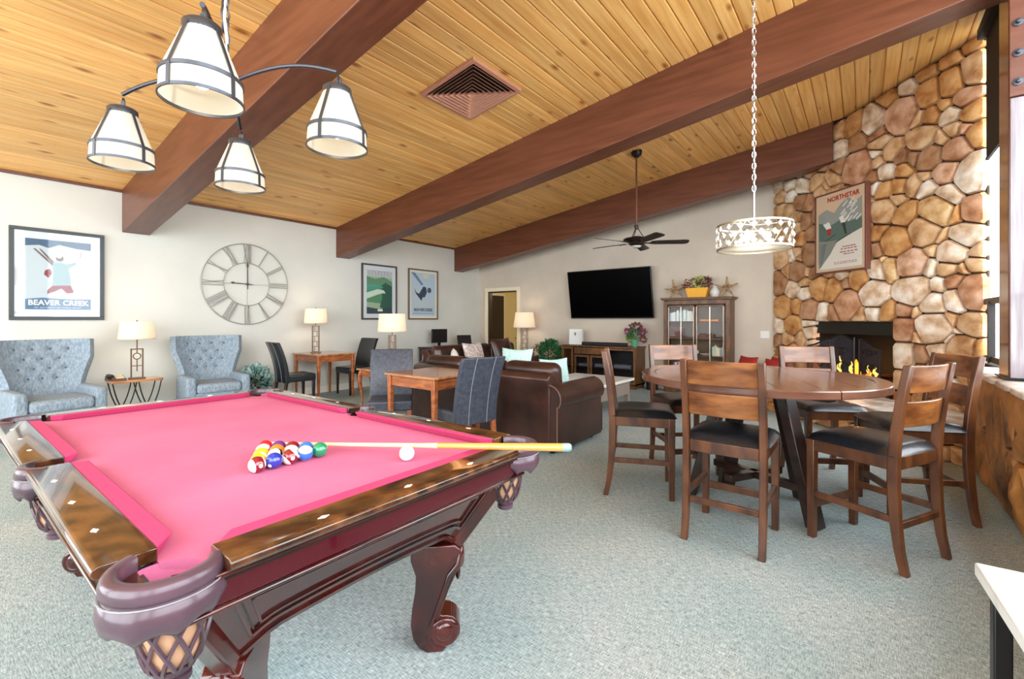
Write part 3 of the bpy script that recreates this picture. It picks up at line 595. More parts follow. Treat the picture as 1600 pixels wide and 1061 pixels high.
# red cushions on the hearth
def cushion(name, label, loc, w_, d_, mat, rot, corner=1.0):
    def f(side):
        def g(u, v):
            x, y = 2*u-1, 2*v-1; e = (1-x*x)*(1-y*y); pinch = 1-0.10*((1-abs(x))*0+ (1-x*x)*(abs(y)**3)+(1-y*y)*(abs(x)**3))
            return (x*w_/2*pinch, y*w_/2*pinch, side*d_/2*(max(e, 0)**0.45))
        return g
    o = obj(name, MB().grid(f(1), 14, 14).grid(f(-1), 14, 14), mat, None, smooth=True, ang=80)
    R = Matrix.Rotation(rot[2], 4, 'Z') @ Matrix.Rotation(rot[0], 4, 'X') @ Matrix.Rotation(rot[1], 4, 'Y')
    z0 = min((R @ v.co).z for v in o.data.vertices)
    o.matrix_world = T(loc[0], loc[1], loc[2]-z0) @ R
    return tag(o, label, 'cushion')
for i, (s_, out, rz) in enumerate(((0.16, 0.62, 0.6), (0.42, 0.30, 0.4), (0.74, 0.62, 0.6))):
    p = spt(s_, 0.36, out)
    c = cushion('red_cushion', ['leftmost red cushion leaning at the back of the hearth ledge', 'red cushion on the hearth ledge, middle one of three', 'red cushion on the hearth ledge nearest the fire'][i], p, 0.38, 0.13, M_RED, (math.radians(72), 0, A+rz-0.5)); c['group'] = 'red cushions on the hearth'
# ---------------- poster on the chimney
def picture(name, label, cat, loc, rz, w_, h_, fw, frame_mat, mat_col, mw, frame_d=0.03):
    """framed picture in local x (width) / z (height), facing -y; returns root and the art half sizes"""
    t = thing(name, label, cat, loc, rz)
    for c, s_ in (((0, 0, h_/2-fw/2), (w_, frame_d, fw)), ((0, 0, -h_/2+fw/2), (w_, frame_d, fw)), ((-w_/2+fw/2, 0, 0), (fw, frame_d, h_-2*fw)), ((w_/2-fw/2, 0, 0), (fw, frame_d, h_-2*fw))):
        obj('frame', MB().box(c, s_), frame_mat, t, bevel=0.003)
    obj('mount', MB().box((0, 0.006, 0), (w_-2*fw, 0.006, h_-2*fw)), mat_col, t)
    obj('glazing', MB().box((0, -0.006, 0), (w_-2*fw, 0.002, h_-2*fw)), glass('picture_glass', (1, 1, 1), 0.8), t)
    return t, w_/2-fw-mw, h_/2-fw-mw
def flat(name, poly, mat, parent, y, th=0.0008, label=None): return obj(name, MB().prism(poly, th, 'xz', y), mat, parent, label=label)
def ink(name, c): return plain('ink_'+name, c, 0.8)
def text(name, s_, size, loc, mat, parent, bold=0.0, sx=1.0, align='CENTER'):
    c = bpy.data.curves.new(name, 'FONT'); c.body = s_; c.size = size; c.align_x = align; c.align_y = 'CENTER'; c.offset = bold; c.extrude = 0.0004; c.materials.append(mat); c.resolution_u = 2
    o = bpy.data.objects.new('text_curve', c); COL.objects.link(o); o.parent = parent; o.location = loc; o.rotation_euler = (PI/2, 0, 0); o.scale = (sx, 1, 1)
    bpy.context.view_layer.update(); me = bpy.data.meshes.new_from_object(o.evaluated_get(bpy.context.evaluated_depsgraph_get())); me.materials.clear(); me.materials.append(mat)
    q = link('lettering', me, parent, loc, (PI/2, 0, 0)); q.scale = (sx, 1, 1); bpy.data.objects.remove(o); q['kind'] = 'stuff'; return q
def scaled(poly, sx, sz, ox=0, oz=0): return [(ox+x*sx, oz+z*sz) for x, z in poly]
pr = random.Random(9)
t, ax, az = picture('framed_poster', 'cream framed ski poster with red lettering hung on the stone chimney', 'poster', spt(1.345, 2.512, 0.075), A, 0.80, 1.12, 0.022, plain('poster_frame_brown', (0.46, 0.27, 0.22), 0.4), plain('poster_cream', (0.88, 0.76, 0.63), 0.8), 0.0, 0.07)
for o in t.children:
    if o.name.startswith('mount'): o.location.y = -0.03
    if o.name.startswith('glazing'): o.location.y = -0.028
Y = -0.0285
flat('art_mountain', [(-0.34, 0.28), (-0.20, 0.33), (-0.08, 0.26), (0.02, 0.36), (0.14, 0.42), (0.24, 0.34), (0.34, 0.40), (0.34, 0.05), (0.0, -0.1), (-0.34, -0.42)], ink('grey', (0.62, 0.63, 0.60)), t, Y)
flat('art_slope', [(-0.33, 0.16), (-0.12, 0.10), (0.05, 0.16), (0.16, 0.10), (0.34, 0.12), (0.34, -0.02), (-0.02, -0.14), (-0.33, -0.10)], ink('teal', (0.37, 0.46, 0.42)), t, Y-0.001)
flat('art_snow', [(0.34, -0.02), (0.34, -0.50), (-0.34, -0.50), (-0.16, -0.30), (0.0, -0.12)], ink('snow', (0.93, 0.90, 0.85)), t, Y-0.001)
flat('art_snow', [(-0.34, -0.12), (-0.02, -0.12), (-0.14, -0.30), (-0.33, -0.50)], ink('grey2', (0.55, 0.57, 0.54)), t, Y-0.0015)
for k in range(16):
    x = pr.uniform(0.06, 0.32); z = pr.uniform(0.10, 0.38); flat('art_tree', [(x-0.045, z-0.02), (x+0.03, z+0.045), (x+0.038, z+0.035), (x-0.03, z-0.028)], ink('white', (0.94, 0.93, 0.90)), t, Y-0.002)
for k in range(12):
    z = -0.18-k*0.027; flat('art_tree', [(-0.33, z), (-0.33+0.13-k*0.007, z+0.03), (-0.33+0.12-k*0.007, z+0.018)], ink('dark', (0.22, 0.24, 0.24)), t, Y-0.0025)
flat('art_skier', [(-0.19, 0.05), (-0.15, 0.06), (-0.12, 0.03), (-0.14, -0.04), (-0.19, -0.03)], ink('red', (0.72, 0.20, 0.20)), t, Y-0.003)
flat('art_skier', [(-0.20, 0.05), (-0.26, 0.13), (-0.16, 0.15), (-0.12, 0.06)], ink('white', (0.94, 0.93, 0.90)), t, Y-0.003)
flat('art_skier', [(0.04, 0.10), (0.09, 0.10), (0.12, -0.06), (0.09, -0.06)], ink('dark', (0.22, 0.24, 0.24)), t, Y-0.003)
flat('art_skier', [(0.0, 0.18), (0.06, 0.20), (0.10, 0.10), (0.03, 0.10)], ink('white', (0.94, 0.93, 0.90)), t, Y-0.003)
flat('art_ski', [(-0.22, -0.10), (-0.05, -0.035), (-0.05, -0.045), (-0.22, -0.112)], ink('dark', (0.22, 0.24, 0.24)), t, Y-0.003)
flat('art_ski', [(-0.05, -0.14), (0.18, -0.06), (0.18, -0.07), (-0.05, -0.155)], ink('dark', (0.22, 0.24, 0.24)), t, Y-0.003)
text('lettering', 'NORTHSTAR', 0.088, (0.06, Y-0.0035, 0.452), ink('red', (0.72, 0.20, 0.20)), t, 0.0025, 0.95)
def blurb(t, cx, z, w_, h_, mat, y, n=7):
    x = cx-w_/2
    for k in range(n):
        ww = w_/n*pr.uniform(0.65, 0.9); flat('small_print', [(x, z-h_/2), (x+ww, z-h_/2), (x+ww, z+h_/2), (x, z+h_/2)], mat, t, y); x += w_/n
for z, w_ in ((-0.225, 0.20), (-0.255, 0.25), (-0.295, 0.27), (-0.325, 0.16)): blurb(t, 0.15, z, w_, 0.014, ink('rose', (0.66, 0.38, 0.36)), Y-0.002, 5)
for z in (-0.425, -0.445): blurb(t, 0.10, z, 0.36, 0.008, ink('rose', (0.66, 0.38, 0.36)), Y-0.002, 8)
# ================================================================== POOL TABLE
PX, PY = -2.26, 0.893
pt = thing('pool_table', 'mahogany pool table with pink cloth and leather pockets', 'pool table', (PX, PY, 0))
LX, LY = 1.22, 0.69; RW = 0.112; BED = 0.770; TOP = 0.80
IX, IY = LX-RW, LY-RW            # wood / cushion line
NX, NY = IX-0.045, IY-0.045      # cushion nose
# bed with corner and side pocket cut-outs
cr, sr = 0.062, 0.058
poly = []
def cut(cx, cy, r, a0, a1, n=8): return [(cx+r*math.cos(a0+(a1-a0)*i/n), cy+r*math.sin(a0+(a1-a0)*i/n)) for i in range(n+1)]
co = 0.02
ox, oy = IX+0.0, IY+0.0
poly += cut(-ox-co+0.0, -oy-co, 0.088, PI/2*0.93, PI/2*0.07)
poly += cut(0, -oy-0.03, sr, PI*0.93, PI*0.07)
poly += cut(ox+co, -oy-co, 0.088, PI*0.93+0.0, PI*0.57)
poly += cut(ox+co, oy+co, 0.088, -PI*0.57, -PI*0.93)
poly += cut(0, oy+0.03, sr, -PI*0.07, -PI*0.93)
poly += cut(-ox-co, oy+co, 0.088, -PI*0.07, -PI*0.43)
obj('playing_surface', MB().prism(poly, 0.03, 'xy', BED-0.03), M_CLOTH, pt, label='pink pool table cloth')
# cushions and rails: six of each
def rail_set(axis, a0, a1, side, ends):
    """axis 'x': rail runs along x from a0 to a1 on side sign of y; ends: how far the cushion is mitred at both ends"""
    e0, e1 = ends
    I, Nn, L = (IY, NY, LY) if axis == 'x' else (IX, NX, LX)
    def P(a, b): return (a, b*side) if axis == 'x' else (b*side, a)
    mb = MB()
    q = [P(a0, I), P(a1, I), P(a1-e1, Nn), P(a0+e0, Nn)]
    if (axis == 'x') == (side > 0): q = q[::-1]
    def z3(q, z): return [(p[0], p[1], z) for p in q]
    # nose slightly lower than the wood
    b = []; tp = []
    for p in q:
        a_, o_ = (p[0], p[1]) if axis == 'x' else (p[1], p[0])
        if abs(o_) < I-0.01: o_ += 0.022*side
        b.append((a_, o_, BED+0.001) if axis == 'x' else (o_, a_, BED+0.001))
    for p in q:
        nose = abs(p[1] if axis == 'x' else p[0]) < I-0.01; tp.append((p[0], p[1], BED+0.032 if nose else TOP-0.001))
    mb.hexa(b, tp); obj('cushion', mb, M_CUSH_SHADED, pt, bevel=0.004)
    w0 = a0-0.012; w1 = a1+0.012
    prof = [(I, TOP-0.03), (I, TOP), (L-0.012, TOP), (L-0.002, TOP-0.006), (L, TOP-0.016), (L-0.006, TOP-0.026), (L-0.02, TOP-0.03), (L-0.02, TOP-0.03)]
    mb = MB(); mb.prism([(p[0]*side, p[1]) for p in prof[:-1]], w1-w0, 'yz' if axis == 'x' else 'xz', w0)
    if False: pass
    r = obj('rail', mb, M_RAIL, pt, smooth=True, bevel=0.0025)
    return r
M_CUSH_SHADED = plain('cushion_cloth_shaded', (0.71, 0.21, 0.39), 0.9)  # same cloth as the bed, darkened to paint in shade on the cushion faces
gx, gy, gs = 0.088, 0.088, 0.060
R = []
R.append(rail_set('x', -IX+gx, -gs, -1, (0.045, 0.02))); R.append(rail_set('x', gs, IX-gx, -1, (0.02, 0.045)))
R.append(rail_set('x', -IX+gx, -gs, 1, (0.045, 0.02))); R.append(rail_set('x', gs, IX-gx, 1, (0.02, 0.045)))
R.append(rail_set('y', -IY+gy, IY-gy, -1, (0.045, 0.045))); R.append(rail_set('y', -IY+gy, IY-gy, 1, (0.045, 0.045)))
# pearl diamonds
def diamond(x, y, along):
    a, b = (0.016, 0.008) if along == 'x' else (0.008, 0.016)
    return MB().prism([(x-a, y), (x, y-b), (x+a, y), (x, y+b)], 0.0012, 'xy', TOP)
for k in (-1, 0, 1):
    for s in (-1, 1): obj('diamond_inlay', diamond(s*(LX-0.045), 0.272*k, 'y'), M_INLAY, R[4 if s < 0 else 5])
for k in (-3, -2, -1, 1, 2, 3):
    for s in (-1, 1): obj('diamond_inlay', diamond(k*0.272, s*(LY-0.045), 'x'), M_INLAY, R[(0 if k < 0 else 1)+(0 if s < 0 else 2)])
# mouldings running round under the rails
def loop(inx, z0, z1, name, mat, bev=0.003):
    X, Y = LX-inx, LY-inx; q = [(-X, -Y), (X, -Y), (X, Y), (-X, Y)]
    k = 0.05; x2, y2 = X-k, Y-k
    mb = MB(); g_ = 0.085
    for (a, b, c, d) in ((-X+g_, -Y, X-g_, -y2), (-X+g_, y2, X-g_, Y), (-X, -Y+g_, -x2, Y-g_), (x2, -Y+g_, X, Y-g_)): mb.box(((a+c)/2, (b+d)/2, (z0+z1)/2), (c-a, d-b, z1-z0))
    return obj(name, mb, mat, pt, bevel=bev)
loop(0.022, TOP-0.042, TOP-0.03, 'moulding', M_MAHOG)
loop(0.034, TOP-0.054, TOP-0.042, 'moulding', M_DARKWOOD, 0.001)
loop(0.040, TOP-0.105, TOP-0.054, 'frieze', M_FRIEZE, 0.002)
loop(0.030, TOP-0.117, TOP-0.105, 'moulding', M_MAHOG, 0.005)
obj('slate_frame', MB().box((0, 0, BED-0.06), (2*LX-0.30, 2*LY-0.26, 0.055)), M_MAHOG, pt)
# cabinet: four tapering panels with arched lower edges
zt, zb = TOP-0.117, 0.41
tX, tY, bX, bY = 1.115, 0.56, 0.965, 0.41
def panel(axis, side):
    n = 24; mb = MB()
    TX, BX = (tY, bY) if axis == 'y' else (tX, bX)          # half length along
    TO, BO = (tX, bX) if axis == 'y' else (tY, bY)          # distance outward
    fl_ = 0.17
    def zbot(f):       # f in -1..1 along
        g = min(1.0, (1-abs(f))/fl_/2.0)
        s_ = 3*g*g-2*g*g*g
        return zb+ s_*0.045+0.03*(1-f*f)
    def pos(f, z, out=0.0):
        k = (z-zb)/(zt-zb); L_ = BX+(TX-BX)*max(k, 0); o_ = BO+(TO-BO)*k+out
        return (o_*side, f*L_, z) if axis == 'y' else (f*L_, o_*side, z)
    def shell(f0, f1, zl, zu, out, th, name, mat):
        m = MB(); vs = []; nn = 24
        for i in range(nn+1):
            f = f0+(f1-f0)*i/nn; a, b = zl(f), zu(f)
            for (z, oo) in ((a, out), (b, out), (b, out-th), (a, out-th)): vs.append(pos(f, z, oo))
        fs = []
        for i in range(nn):
            for k in range(4): fs.append((i*4+k, i*4+(k+1) % 4, (i+1)*4+(k+1) % 4, (i+1)*4+k))
        fs += [(0, 1, 2, 3), (nn*4+3, nn*4+2, nn*4+1, nn*4)]
        m.add(vs, fs); return obj(name, m, mat, p0 if name != 'cabinet_side' else pt, smooth=True, ang=40)
    p0 = None
    p0 = shell(-1, 1, zbot, lambda f: zt, 0.0, 0.03, 'cabinet_side', M_MAHOG)
    shell(-0.83, 0.83, lambda f: zbot(f)+0.050, lambda f: zt-0.036, 0.003, 0.01, 'recessed_panel', M_MAHOGP)
    for e, ins, o_, w2, m_ in ((0.845, 0.0, 0.013, 0.010, M_MAHOG), (0.815, 0.013, 0.007, 0.006, M_DARKWOOD), (0.775, 0.022, 0.011, 0.008, M_MAHOG)):
        shell(-e, e, lambda f: zbot(f)+0.044+ins, lambda f: zbot(f)+0.044+ins+w2, o_, 0.012, 'panel_bead', m_)
        shell(-e, e, lambda f: zt-0.032-ins-w2, lambda f: zt-0.032-ins, o_, 0.012, 'panel_bead', m_)
        for q in (-1, 1):
            lo_, hi_ = sorted((q*e, q*(e-w2*1.6)))
            shell(lo_, hi_, lambda f: zbot(f)+0.044+ins, lambda f: zt-0.032-ins, o_, 0.012, 'panel_bead', m_)
    shell(-1.0, 1.0, zbot, lambda f: zbot(f)+0.014, 0.008, 0.02, 'edge_bead', M_MAHOG)
for ax_, sd_ in (('y', 1), ('y', -1), ('x', 1), ('x', -1)): panel(ax_, sd_)
for sx in (-1, 1):
    for sy in (-1, 1):
        a = Vector((sx*bX, sy*bY, zb)); b = Vector((sx*tX, sy*tY, zt))
        obj('corner_post', MB().bar(a+Vector((0, 0, 0.0)), b, 0.05, 0.05), M_MAHOG, pt, bevel=0.006)
# scroll legs
def leg_outline():
    # (outward, z)
    up = [(-0.095, 0.415), (0.075, 0.415), (0.098, 0.395), (0.104, 0.36), (0.095, 0.325), (0.075, 0.29), (0.052, 0.24), (0.034, 0.19), (0.02, 0.145)]
    foot = [(0.035+0.062*math.cos(a), 0.082+0.062*math.sin(a)) for a in [PI*0.55-PI*0.99*i/9 for i in range(10)]]
    low = [(0.03, 0.0), (-0.03, 0.0), (-0.062, 0.018), (-0.085, 0.055), (-0.095, 0.11), (-0.09, 0.17), (-0.078, 0.24), (-0.075, 0.30), (-0.095, 0.36)]
    return up+foot+low
LO = leg_outline()
for sx in (-1, 1):
    for sy in (-1, 1):
        ang = math.atan2(sy, sx); M = T(sx*0.90, sy*0.365, 0) @ RZ(ang)
        mb = MB().prism(LO, 0.10, 'xz', -0.05, M)
        lg = obj('leg', mb, M_MAHOG, pt, bevel=0.010, seg=3)
        for s_ in (-1, 1):
            d = MB(); d.lathe([(0.056, 0), (0.056, 0.008), (0.046, 0.014), (0.036, 0.010), (0.030, 0.016), (0.018, 0.018), (0.0, 0.022)], 20, M @ T(0.035, s_*0.05, 0.082) @ RX(-s_*PI/2))
            obj('scroll_rosette', d, M_MAHOG, lg, smooth=True, ang=60)
            d = MB().tube([(0.098, s_*0.048, 0.38), (0.09, s_*0.054, 0.34), (0.055, s_*0.054, 0.30), (0.025, s_*0.054, 0.22), (0.0, s_*0.054, 0.15), (-0.02, s_*0.054, 0.10), (-0.02, s_*0.054, 0.05)], [0.010, 0.012, 0.010, 0.008, 0.008, 0.008, 0.006], 8, M)
            obj('carved_bead', d, M_MAHOG, lg, smooth=True, ang=60)
        d = MB().sphere((0.10, 0, 0.355), (0.016, 0.045, 0.05), 12, 8, M).sphere((0.088, 0, 0.29), (0.012, 0.03, 0.035), 12, 8, M)
        obj('carved_leaf', d, M_MAHOG, lg, smooth=True, ang=60)
# leather pockets
def pocket(cx, cy, ang, corner):
    """ang: outward direction"""
    M = T(cx, cy, 0) @ RZ(ang)
    sp = PI*0.62 if corner else PI*0.42; ro = 0.106 if corner else 0.088
    prof = [(ro-0.030, TOP-0.034), (ro-0.030, TOP-0.003), (ro-0.026, TOP+0.001), (ro-0.008, TOP+0.001), (ro-0.002, TOP-0.005), (ro+0.001, TOP-0.016), (ro, TOP-0.030), (ro-0.005, TOP-0.036), (ro+0.002, TOP-0.041), (ro+0.006, TOP-0.07), (ro, TOP-0.098), (ro-0.012, TOP-0.115), (ro-0.018, TOP-0.115), (ro-0.004, TOP-0.07), (ro-0.030, TOP-0.034)]
    def pf(u, v):
        a = -sp+2*sp*u; k_ = v*(len(prof)-1); i = min(int(k_+1e-6), len(prof)-1); r, z = prof[i]; e = abs(2*u-1)
        if 10 <= i <= 12: z += 0.016*abs(math.sin(a*4.2))*(1 if i > 10 else 0.5)+0.02*e**3
        return (r*math.cos(a), r*math.sin(a), z)
    m = MB().grid(pf, 56, len(prof)-1, M)
    pk = obj('pocket', m, M_PLEATHER, pt, smooth=True, ang=50, label='dark leather pocket')
    obj('stitching', MB().tube([((ro+0.003)*math.cos(a), (ro+0.003)*math.sin(a), TOP-0.037) for a in [-sp+2*sp*i/24 for i in range(25)]], 0.0015, 4, M), M_STITCH, pk)
    if corner:
        for s_ in (-1, 1):      # leather tabs wrapping on to the aprons
            mm = M @ RZ(s_*sp) @ T(ro-0.005, s_*0.02, TOP-0.07); obj('leather_tab', MB().box((0, 0, 0), (0.012, 0.06, 0.06), mm), M_PLEATHER, pk, bevel=0.004)
    # drop net: leather lattice over a pale liner
    k = -0.028 if corner else -0.02
    Mn = M @ T(k, 0, 0)
    def rz_(z): f = (z-0.565)/(0.70-0.565); return 0.034+0.040*math.sqrt(max(0, min(1, f)))
    obj('liner', MB().lathe([(rz_(z)-0.006, z) for z in [0.565+0.135*i/8 for i in range(9)]], 16, Mn), M_FRINGEIN, pk, smooth=True)
    lt = MB(); nn = 10
    for i in range(nn):
        for s_ in (-1, 1):
            pts = []
            for q in range(9):
                z = 0.565+0.135*q/8; a = 2*PI*i/nn+s_*q/8*2*PI/nn*1.5; pts.append((rz_(z)*math.cos(a), rz_(z)*math.sin(a), z))
            lt.tube(pts, 0.0048, 5, Mn)
    obj('lattice', lt, M_PLEATHER, pk, smooth=True)
    obj('drop_ring', MB().lathe([(0.026, 0.53), (0.032, 0.535), (0.032, 0.548), (0.026, 0.552), (0.026, 0.56), (0.040, 0.563), (0.040, 0.572), (0.030, 0.575)], 16, Mn), M_PLEATHER, pk, smooth=True)
    obj('pocket_cup', MB().lathe([(0.058, 0.70), (0.078, TOP-0.032)], 24, M, cap=False), M_CLOTH, pk, smooth=True); obj('pocket_bottom', MB().lathe([(0.0, 0.70), (0.058, 0.70)], 24, M, cap=False), M_POCKET, pk, smooth=True)
for sx in (-1, 1):
    for sy in (-1, 1): pocket(sx*(IX+0.008), sy*(IY+0.008), math.atan2(sy, sx), True)
for sy in (-1, 1): pocket(0, sy*(IY+0.042), sy*PI/2, False)
# ---------------- balls, cue
BR = 0.0285
def ball(x, y, col, label, stripe=None, rot=(0, 0, 0)):
    t = thing('pool_ball', label, 'ball', (PX*0+x, y, BED+BR)); t.rotation_euler = rot
    t['group'] = 'pool balls racked on the pink cloth'
    base = (0.95, 0.93, 0.88) if stripe else col
    obj('ball_body', MB().sphere((0, 0, 0), BR, 24, 16), plain('ball_%02d%02d%02d' % tuple(int(99*c) for c in base), base, 0.07, coat=1), t, smooth=True)
    if stripe: obj('stripe', MB().lathe([(BR*1.004*math.cos(a), BR*1.004*math.sin(a)) for a in [-0.55+1.1*i/8 for i in range(9)]], 24), plain('ball_%02d%02d%02d' % tuple(int(99*c) for c in stripe), stripe, 0.07, coat=1), t, smooth=True)
    if col is not None or stripe: obj('number_spot', MB().lathe([(BR*1.01*math.sin(a), BR*1.01*math.cos(a)) for a in (0.24, 0.14, 0.0)], 16, RX(PI/2) @ RY(0)), plain('number_white', (0.95, 0.95, 0.92), 0.1), t, smooth=True)
    return t
YEL, BLU, RED, PUR, ORG, GRN, MAR, BLK, NAV = (0.93, 0.76, 0.16), (0.10, 0.20, 0.62), (0.80, 0.10, 0.14), (0.36, 0.16, 0.48), (0.92, 0.48, 0.12), (0.05, 0.52, 0.34), (0.50, 0.06, 0.12), (0.03, 0.03, 0.03), (0.14, 0.42, 0.78)
rack = [
 [((None), MAR, 'striped crimson pool ball at the left end of the front row', (0.0, 1.45, 1.62)), (BLU, None, 'solid dark blue pool ball second in the front row', (0.4, 0, 0.6)), (None, MAR, 'striped dark red pool ball in the middle of the front row', (0.0, 0.95, 1.45)), (None, NAV, 'blue striped pool ball fourth in the front row', (0.2, 0.35, 0.2)), (GRN, None, 'solid green pool ball at the right end of the front row', (0.6, 0, 2.4))],
 [(None, YEL, 'yellow striped pool ball at the left of the second row', (0.0, 1.0, 1.7)), (None, BLK, 'white and black pool ball second in the second row', (0.9, 0.4, 0.3)), (None, ORG, 'orange striped pool ball third in the second row', (0.3, 0.2, 0.9)), (NAV, None, 'blue pool ball at the right of the second row behind the blue striped one', (0.3, 0, 2.0))],
 [(YEL, None, 'solid yellow pool ball at the left of the third row', (0.2, 0, 0.2)), (ORG, None, 'solid orange pool ball in the middle of the third row', (0.2, 0, 0.2)), (MAR, None, 'solid maroon pool ball at the right of the third row', (0.2, 0, 0.3))],
 [(None, RED, 'red striped pool ball on the left behind the yellow ones', (0.3, 0.3, 0)), (PUR, None, 'purple pool ball on the right behind the orange one', (0.3, 0, 0))],
 [(RED, None, 'solid red pool ball at the far tip of the rack', (0.3, 0, 0))]]
fx, fy, sp_ = -1.665, 0.822, 0.0575
for r_, row in enumerate(rack):
    for i, (c, st_, lab, rot) in enumerate(row):
        ball(fx-r_*sp_*0.866, fy+(i-(len(row)-1)/2)*sp_, c, lab, st_, rot)
cb = thing('cue_ball', 'plain white cue ball lying beneath the cue stick', 'ball', (-1.360, 1.112, BED+BR))
obj('ball_body', MB().sphere((0, 0, 0), BR, 24, 16), plain('cue_ball_white', (0.95, 0.94, 0.91), 0.07, coat=1), cb, smooth=True)
p0 = Vector((-1.965, 0.876, BED+0.016)); p1 = Vector((-0.82, 1.405, 0.848)); dd = (p1-p0).normalized()
q0 = p0; L = (p1-p0).length
cs = thing('cue_stick', 'pale wooden cue stick lying across the pink table to its corner', 'cue', p0)
K = dd.to_track_quat('Z', 'Y').to_matrix().to_4x4()
obj('tip', MB().lathe([(0.0055, 0), (0.006, 0.012)], 12, K), plain('cue_tip', (0.75, 0.78, 0.80), 0.8), cs, smooth=True)
obj('ferrule', MB().lathe([(0.006, 0.012), (0.0062, 0.035)], 12, K), M_PAPER, cs, smooth=True)
obj('shaft', MB().lathe([(0.0062, 0.035), (0.009, L*0.55), (0.011, L*0.6)], 16, K), plain('maple', (0.90, 0.80, 0.60), 0.25, coat=0.4), cs, smooth=True)
obj('butt', MB().lathe([(0.011, L*0.6), (0.0145, L-0.03)], 16, K), plain('honey_maple', (0.86, 0.60, 0.30), 0.2, coat=0.5), cs, smooth=True)
obj('butt_cap', MB().lathe([(0.0148, L-0.03), (0.015, L-0.008), (0.010, L)], 16, K), plain('cue_cap', (0.55, 0.62, 0.62), 0.3), cs, smooth=True)
# ---------------- pool table lamp
LC = Vector((-2.213, 0.808, 0)); SZ = 2.02
pl = thing('billiard_chandelier', 'four shade metal chandelier hanging over the pool table', 'chandelier', (LC.x, LC.y, SZ))
hubz = 0.34
obj('hub', MB().lathe([(0.0, hubz-0.05), (0.018, hubz-0.045), (0.028, hubz), (0.018, hubz+0.04), (0.008, hubz+0.06), (0.008, hubz+0.10), (0, hubz+0.105)], 16), M_METAL, pl, smooth=True)
for i, (dx, dy) in enumerate(((0.49, -0.247), (-0.49, -0.247), (0.468, 0.252), (-0.468, 0.245))):
    v = Vector((dx, dy, 0)); pts = []
    for q in range(13):
        f = q/12; pts.append((dx*f, dy*f, hubz-0.03+0.075*math.sin(f*PI*0.8)-0.035*f))
    ar = obj('arm', MB().tube(pts, 0.0085, 8), M_METAL, pl, smooth=True)
    sh = node('lamp_shade', pl, (dx, dy, 0))
    R1, R2, z2, z3 = 0.045, 0.114, 0.068, 0.235
    obj('shade_fabric', MB().lathe([(0.118, 0.0), (0.115, z2), (0.052, z3)], 32, cap=False), M_SHADE2, sh, smooth=True, ang=20)
    def band(r, z, h_, t_=0.004): return [(r, z), (r+t_, z), (r+t_, z+h_), (r, z+h_), (r, z)]
    obj('metal_band', MB().lathe(band(0.1175, -0.004, 0.010), 32), M_PEWTER, sh, smooth=True); obj('metal_band', MB().lathe(band(0.1155, z2-0.006, 0.012), 32), M_PEWTER, sh, smooth=True)
    obj('top_cap', MB().lathe([(0.0, z3+0.02), (0.050, z3+0.018), (0.057, z3+0.012), (0.057, z3-0.014), (0.050, z3-0.014)], 24), M_PEWTER, sh, smooth=True, ang=50)
    rot0 = 0.45
    for k in range(4):
        a = rot0+k*PI/2; ca, sa = math.cos(a), math.sin(a); pp = [(0.121*ca, 0.121*sa, -0.002), (0.1195*ca, 0.1195*sa, z2), (0.056*ca, 0.056*sa, z3)]
        s2 = MB(); s2.bar(pp[0], pp[1], 0.013, 0.003, up=(ca, sa, 0)); s2.bar(pp[1], pp[2], 0.012, 0.003, up=(ca, sa, 0)); obj('strap', s2, M_PEWTER, sh)
    obj('finial', MB().cyl((0, 0, z3+0.015), (0, 0, z3+0.05), 0.007).tube([(0.0, 0, z3+0.045), (0.012, 0, z3+0.06), (0.024, 0, z3+0.045), (0.024, 0, z3+0.02)], 0.006, 6), M_METAL, sh, smooth=True)
    obj('bulb', MB().sphere((0, 0, 0.085), (0.034, 0.034, 0.045), 16, 10), M_BULB, sh, smooth=True)
    point_light('shade_light', (0, 0, 0.03), 0.35, (1, 0.86, 0.66), 0.03, sh)
def chain(parent, z0, z1, lk=0.045, wr=0.0028, wd=0.011, mat=None, x=0, y=0):
    n = int((z1-z0)/(lk*0.78)); st_ = (z1-z0)/n
    pts = []
    for q in range(12):
        a = 2*PI*q/12; pts.append((wd*math.cos(a), 0, lk/2*math.sin(a)))
    me = MB().tube(pts, wr, 5, closed=True).mesh('chain_link', mat, True)
    for k in range(n): link('chain_link', me, parent, (x, y, z0+st_*(k+0.5)), (0, 0, (k % 2)*PI/2+0.3))
ctop = zc(LC.x)-SZ
chain(pl, hubz+0.10, ctop-0.04, 0.065, 0.0045, 0.018, M_PEWTER)
obj('cord', MB().tube([(0.01*math.sin(q*1.3)+0.006, 0.008*math.cos(q*1.7), hubz+0.1+(ctop-0.05-hubz-0.1)*q/16) for q in range(17)], 0.006, 6), plain('white_cord', (0.88, 0.86, 0.82), 0.5), pl, smooth=True)
obj('ceiling_canopy', MB().lathe([(0.0, ctop-0.05), (0.03, ctop-0.045), (0.062, ctop-0.015), (0.065, ctop+0.012)], 24), M_METAL, pl, smooth=True)
# ================================================================== DINING AREA
TC = Vector((-0.613, 3.578, 0)); TR = 0.76
M_TRIM = wood('round_table_rim', (0.34, 0.21, 0.16), (0.48, 0.32, 0.25), s=2, st=(1, 1, 3), rough=0.2, coat=0.6)
rt = thing('dining_table', 'round counter height wooden dining table with splayed legs', 'table', TC, 0.35)
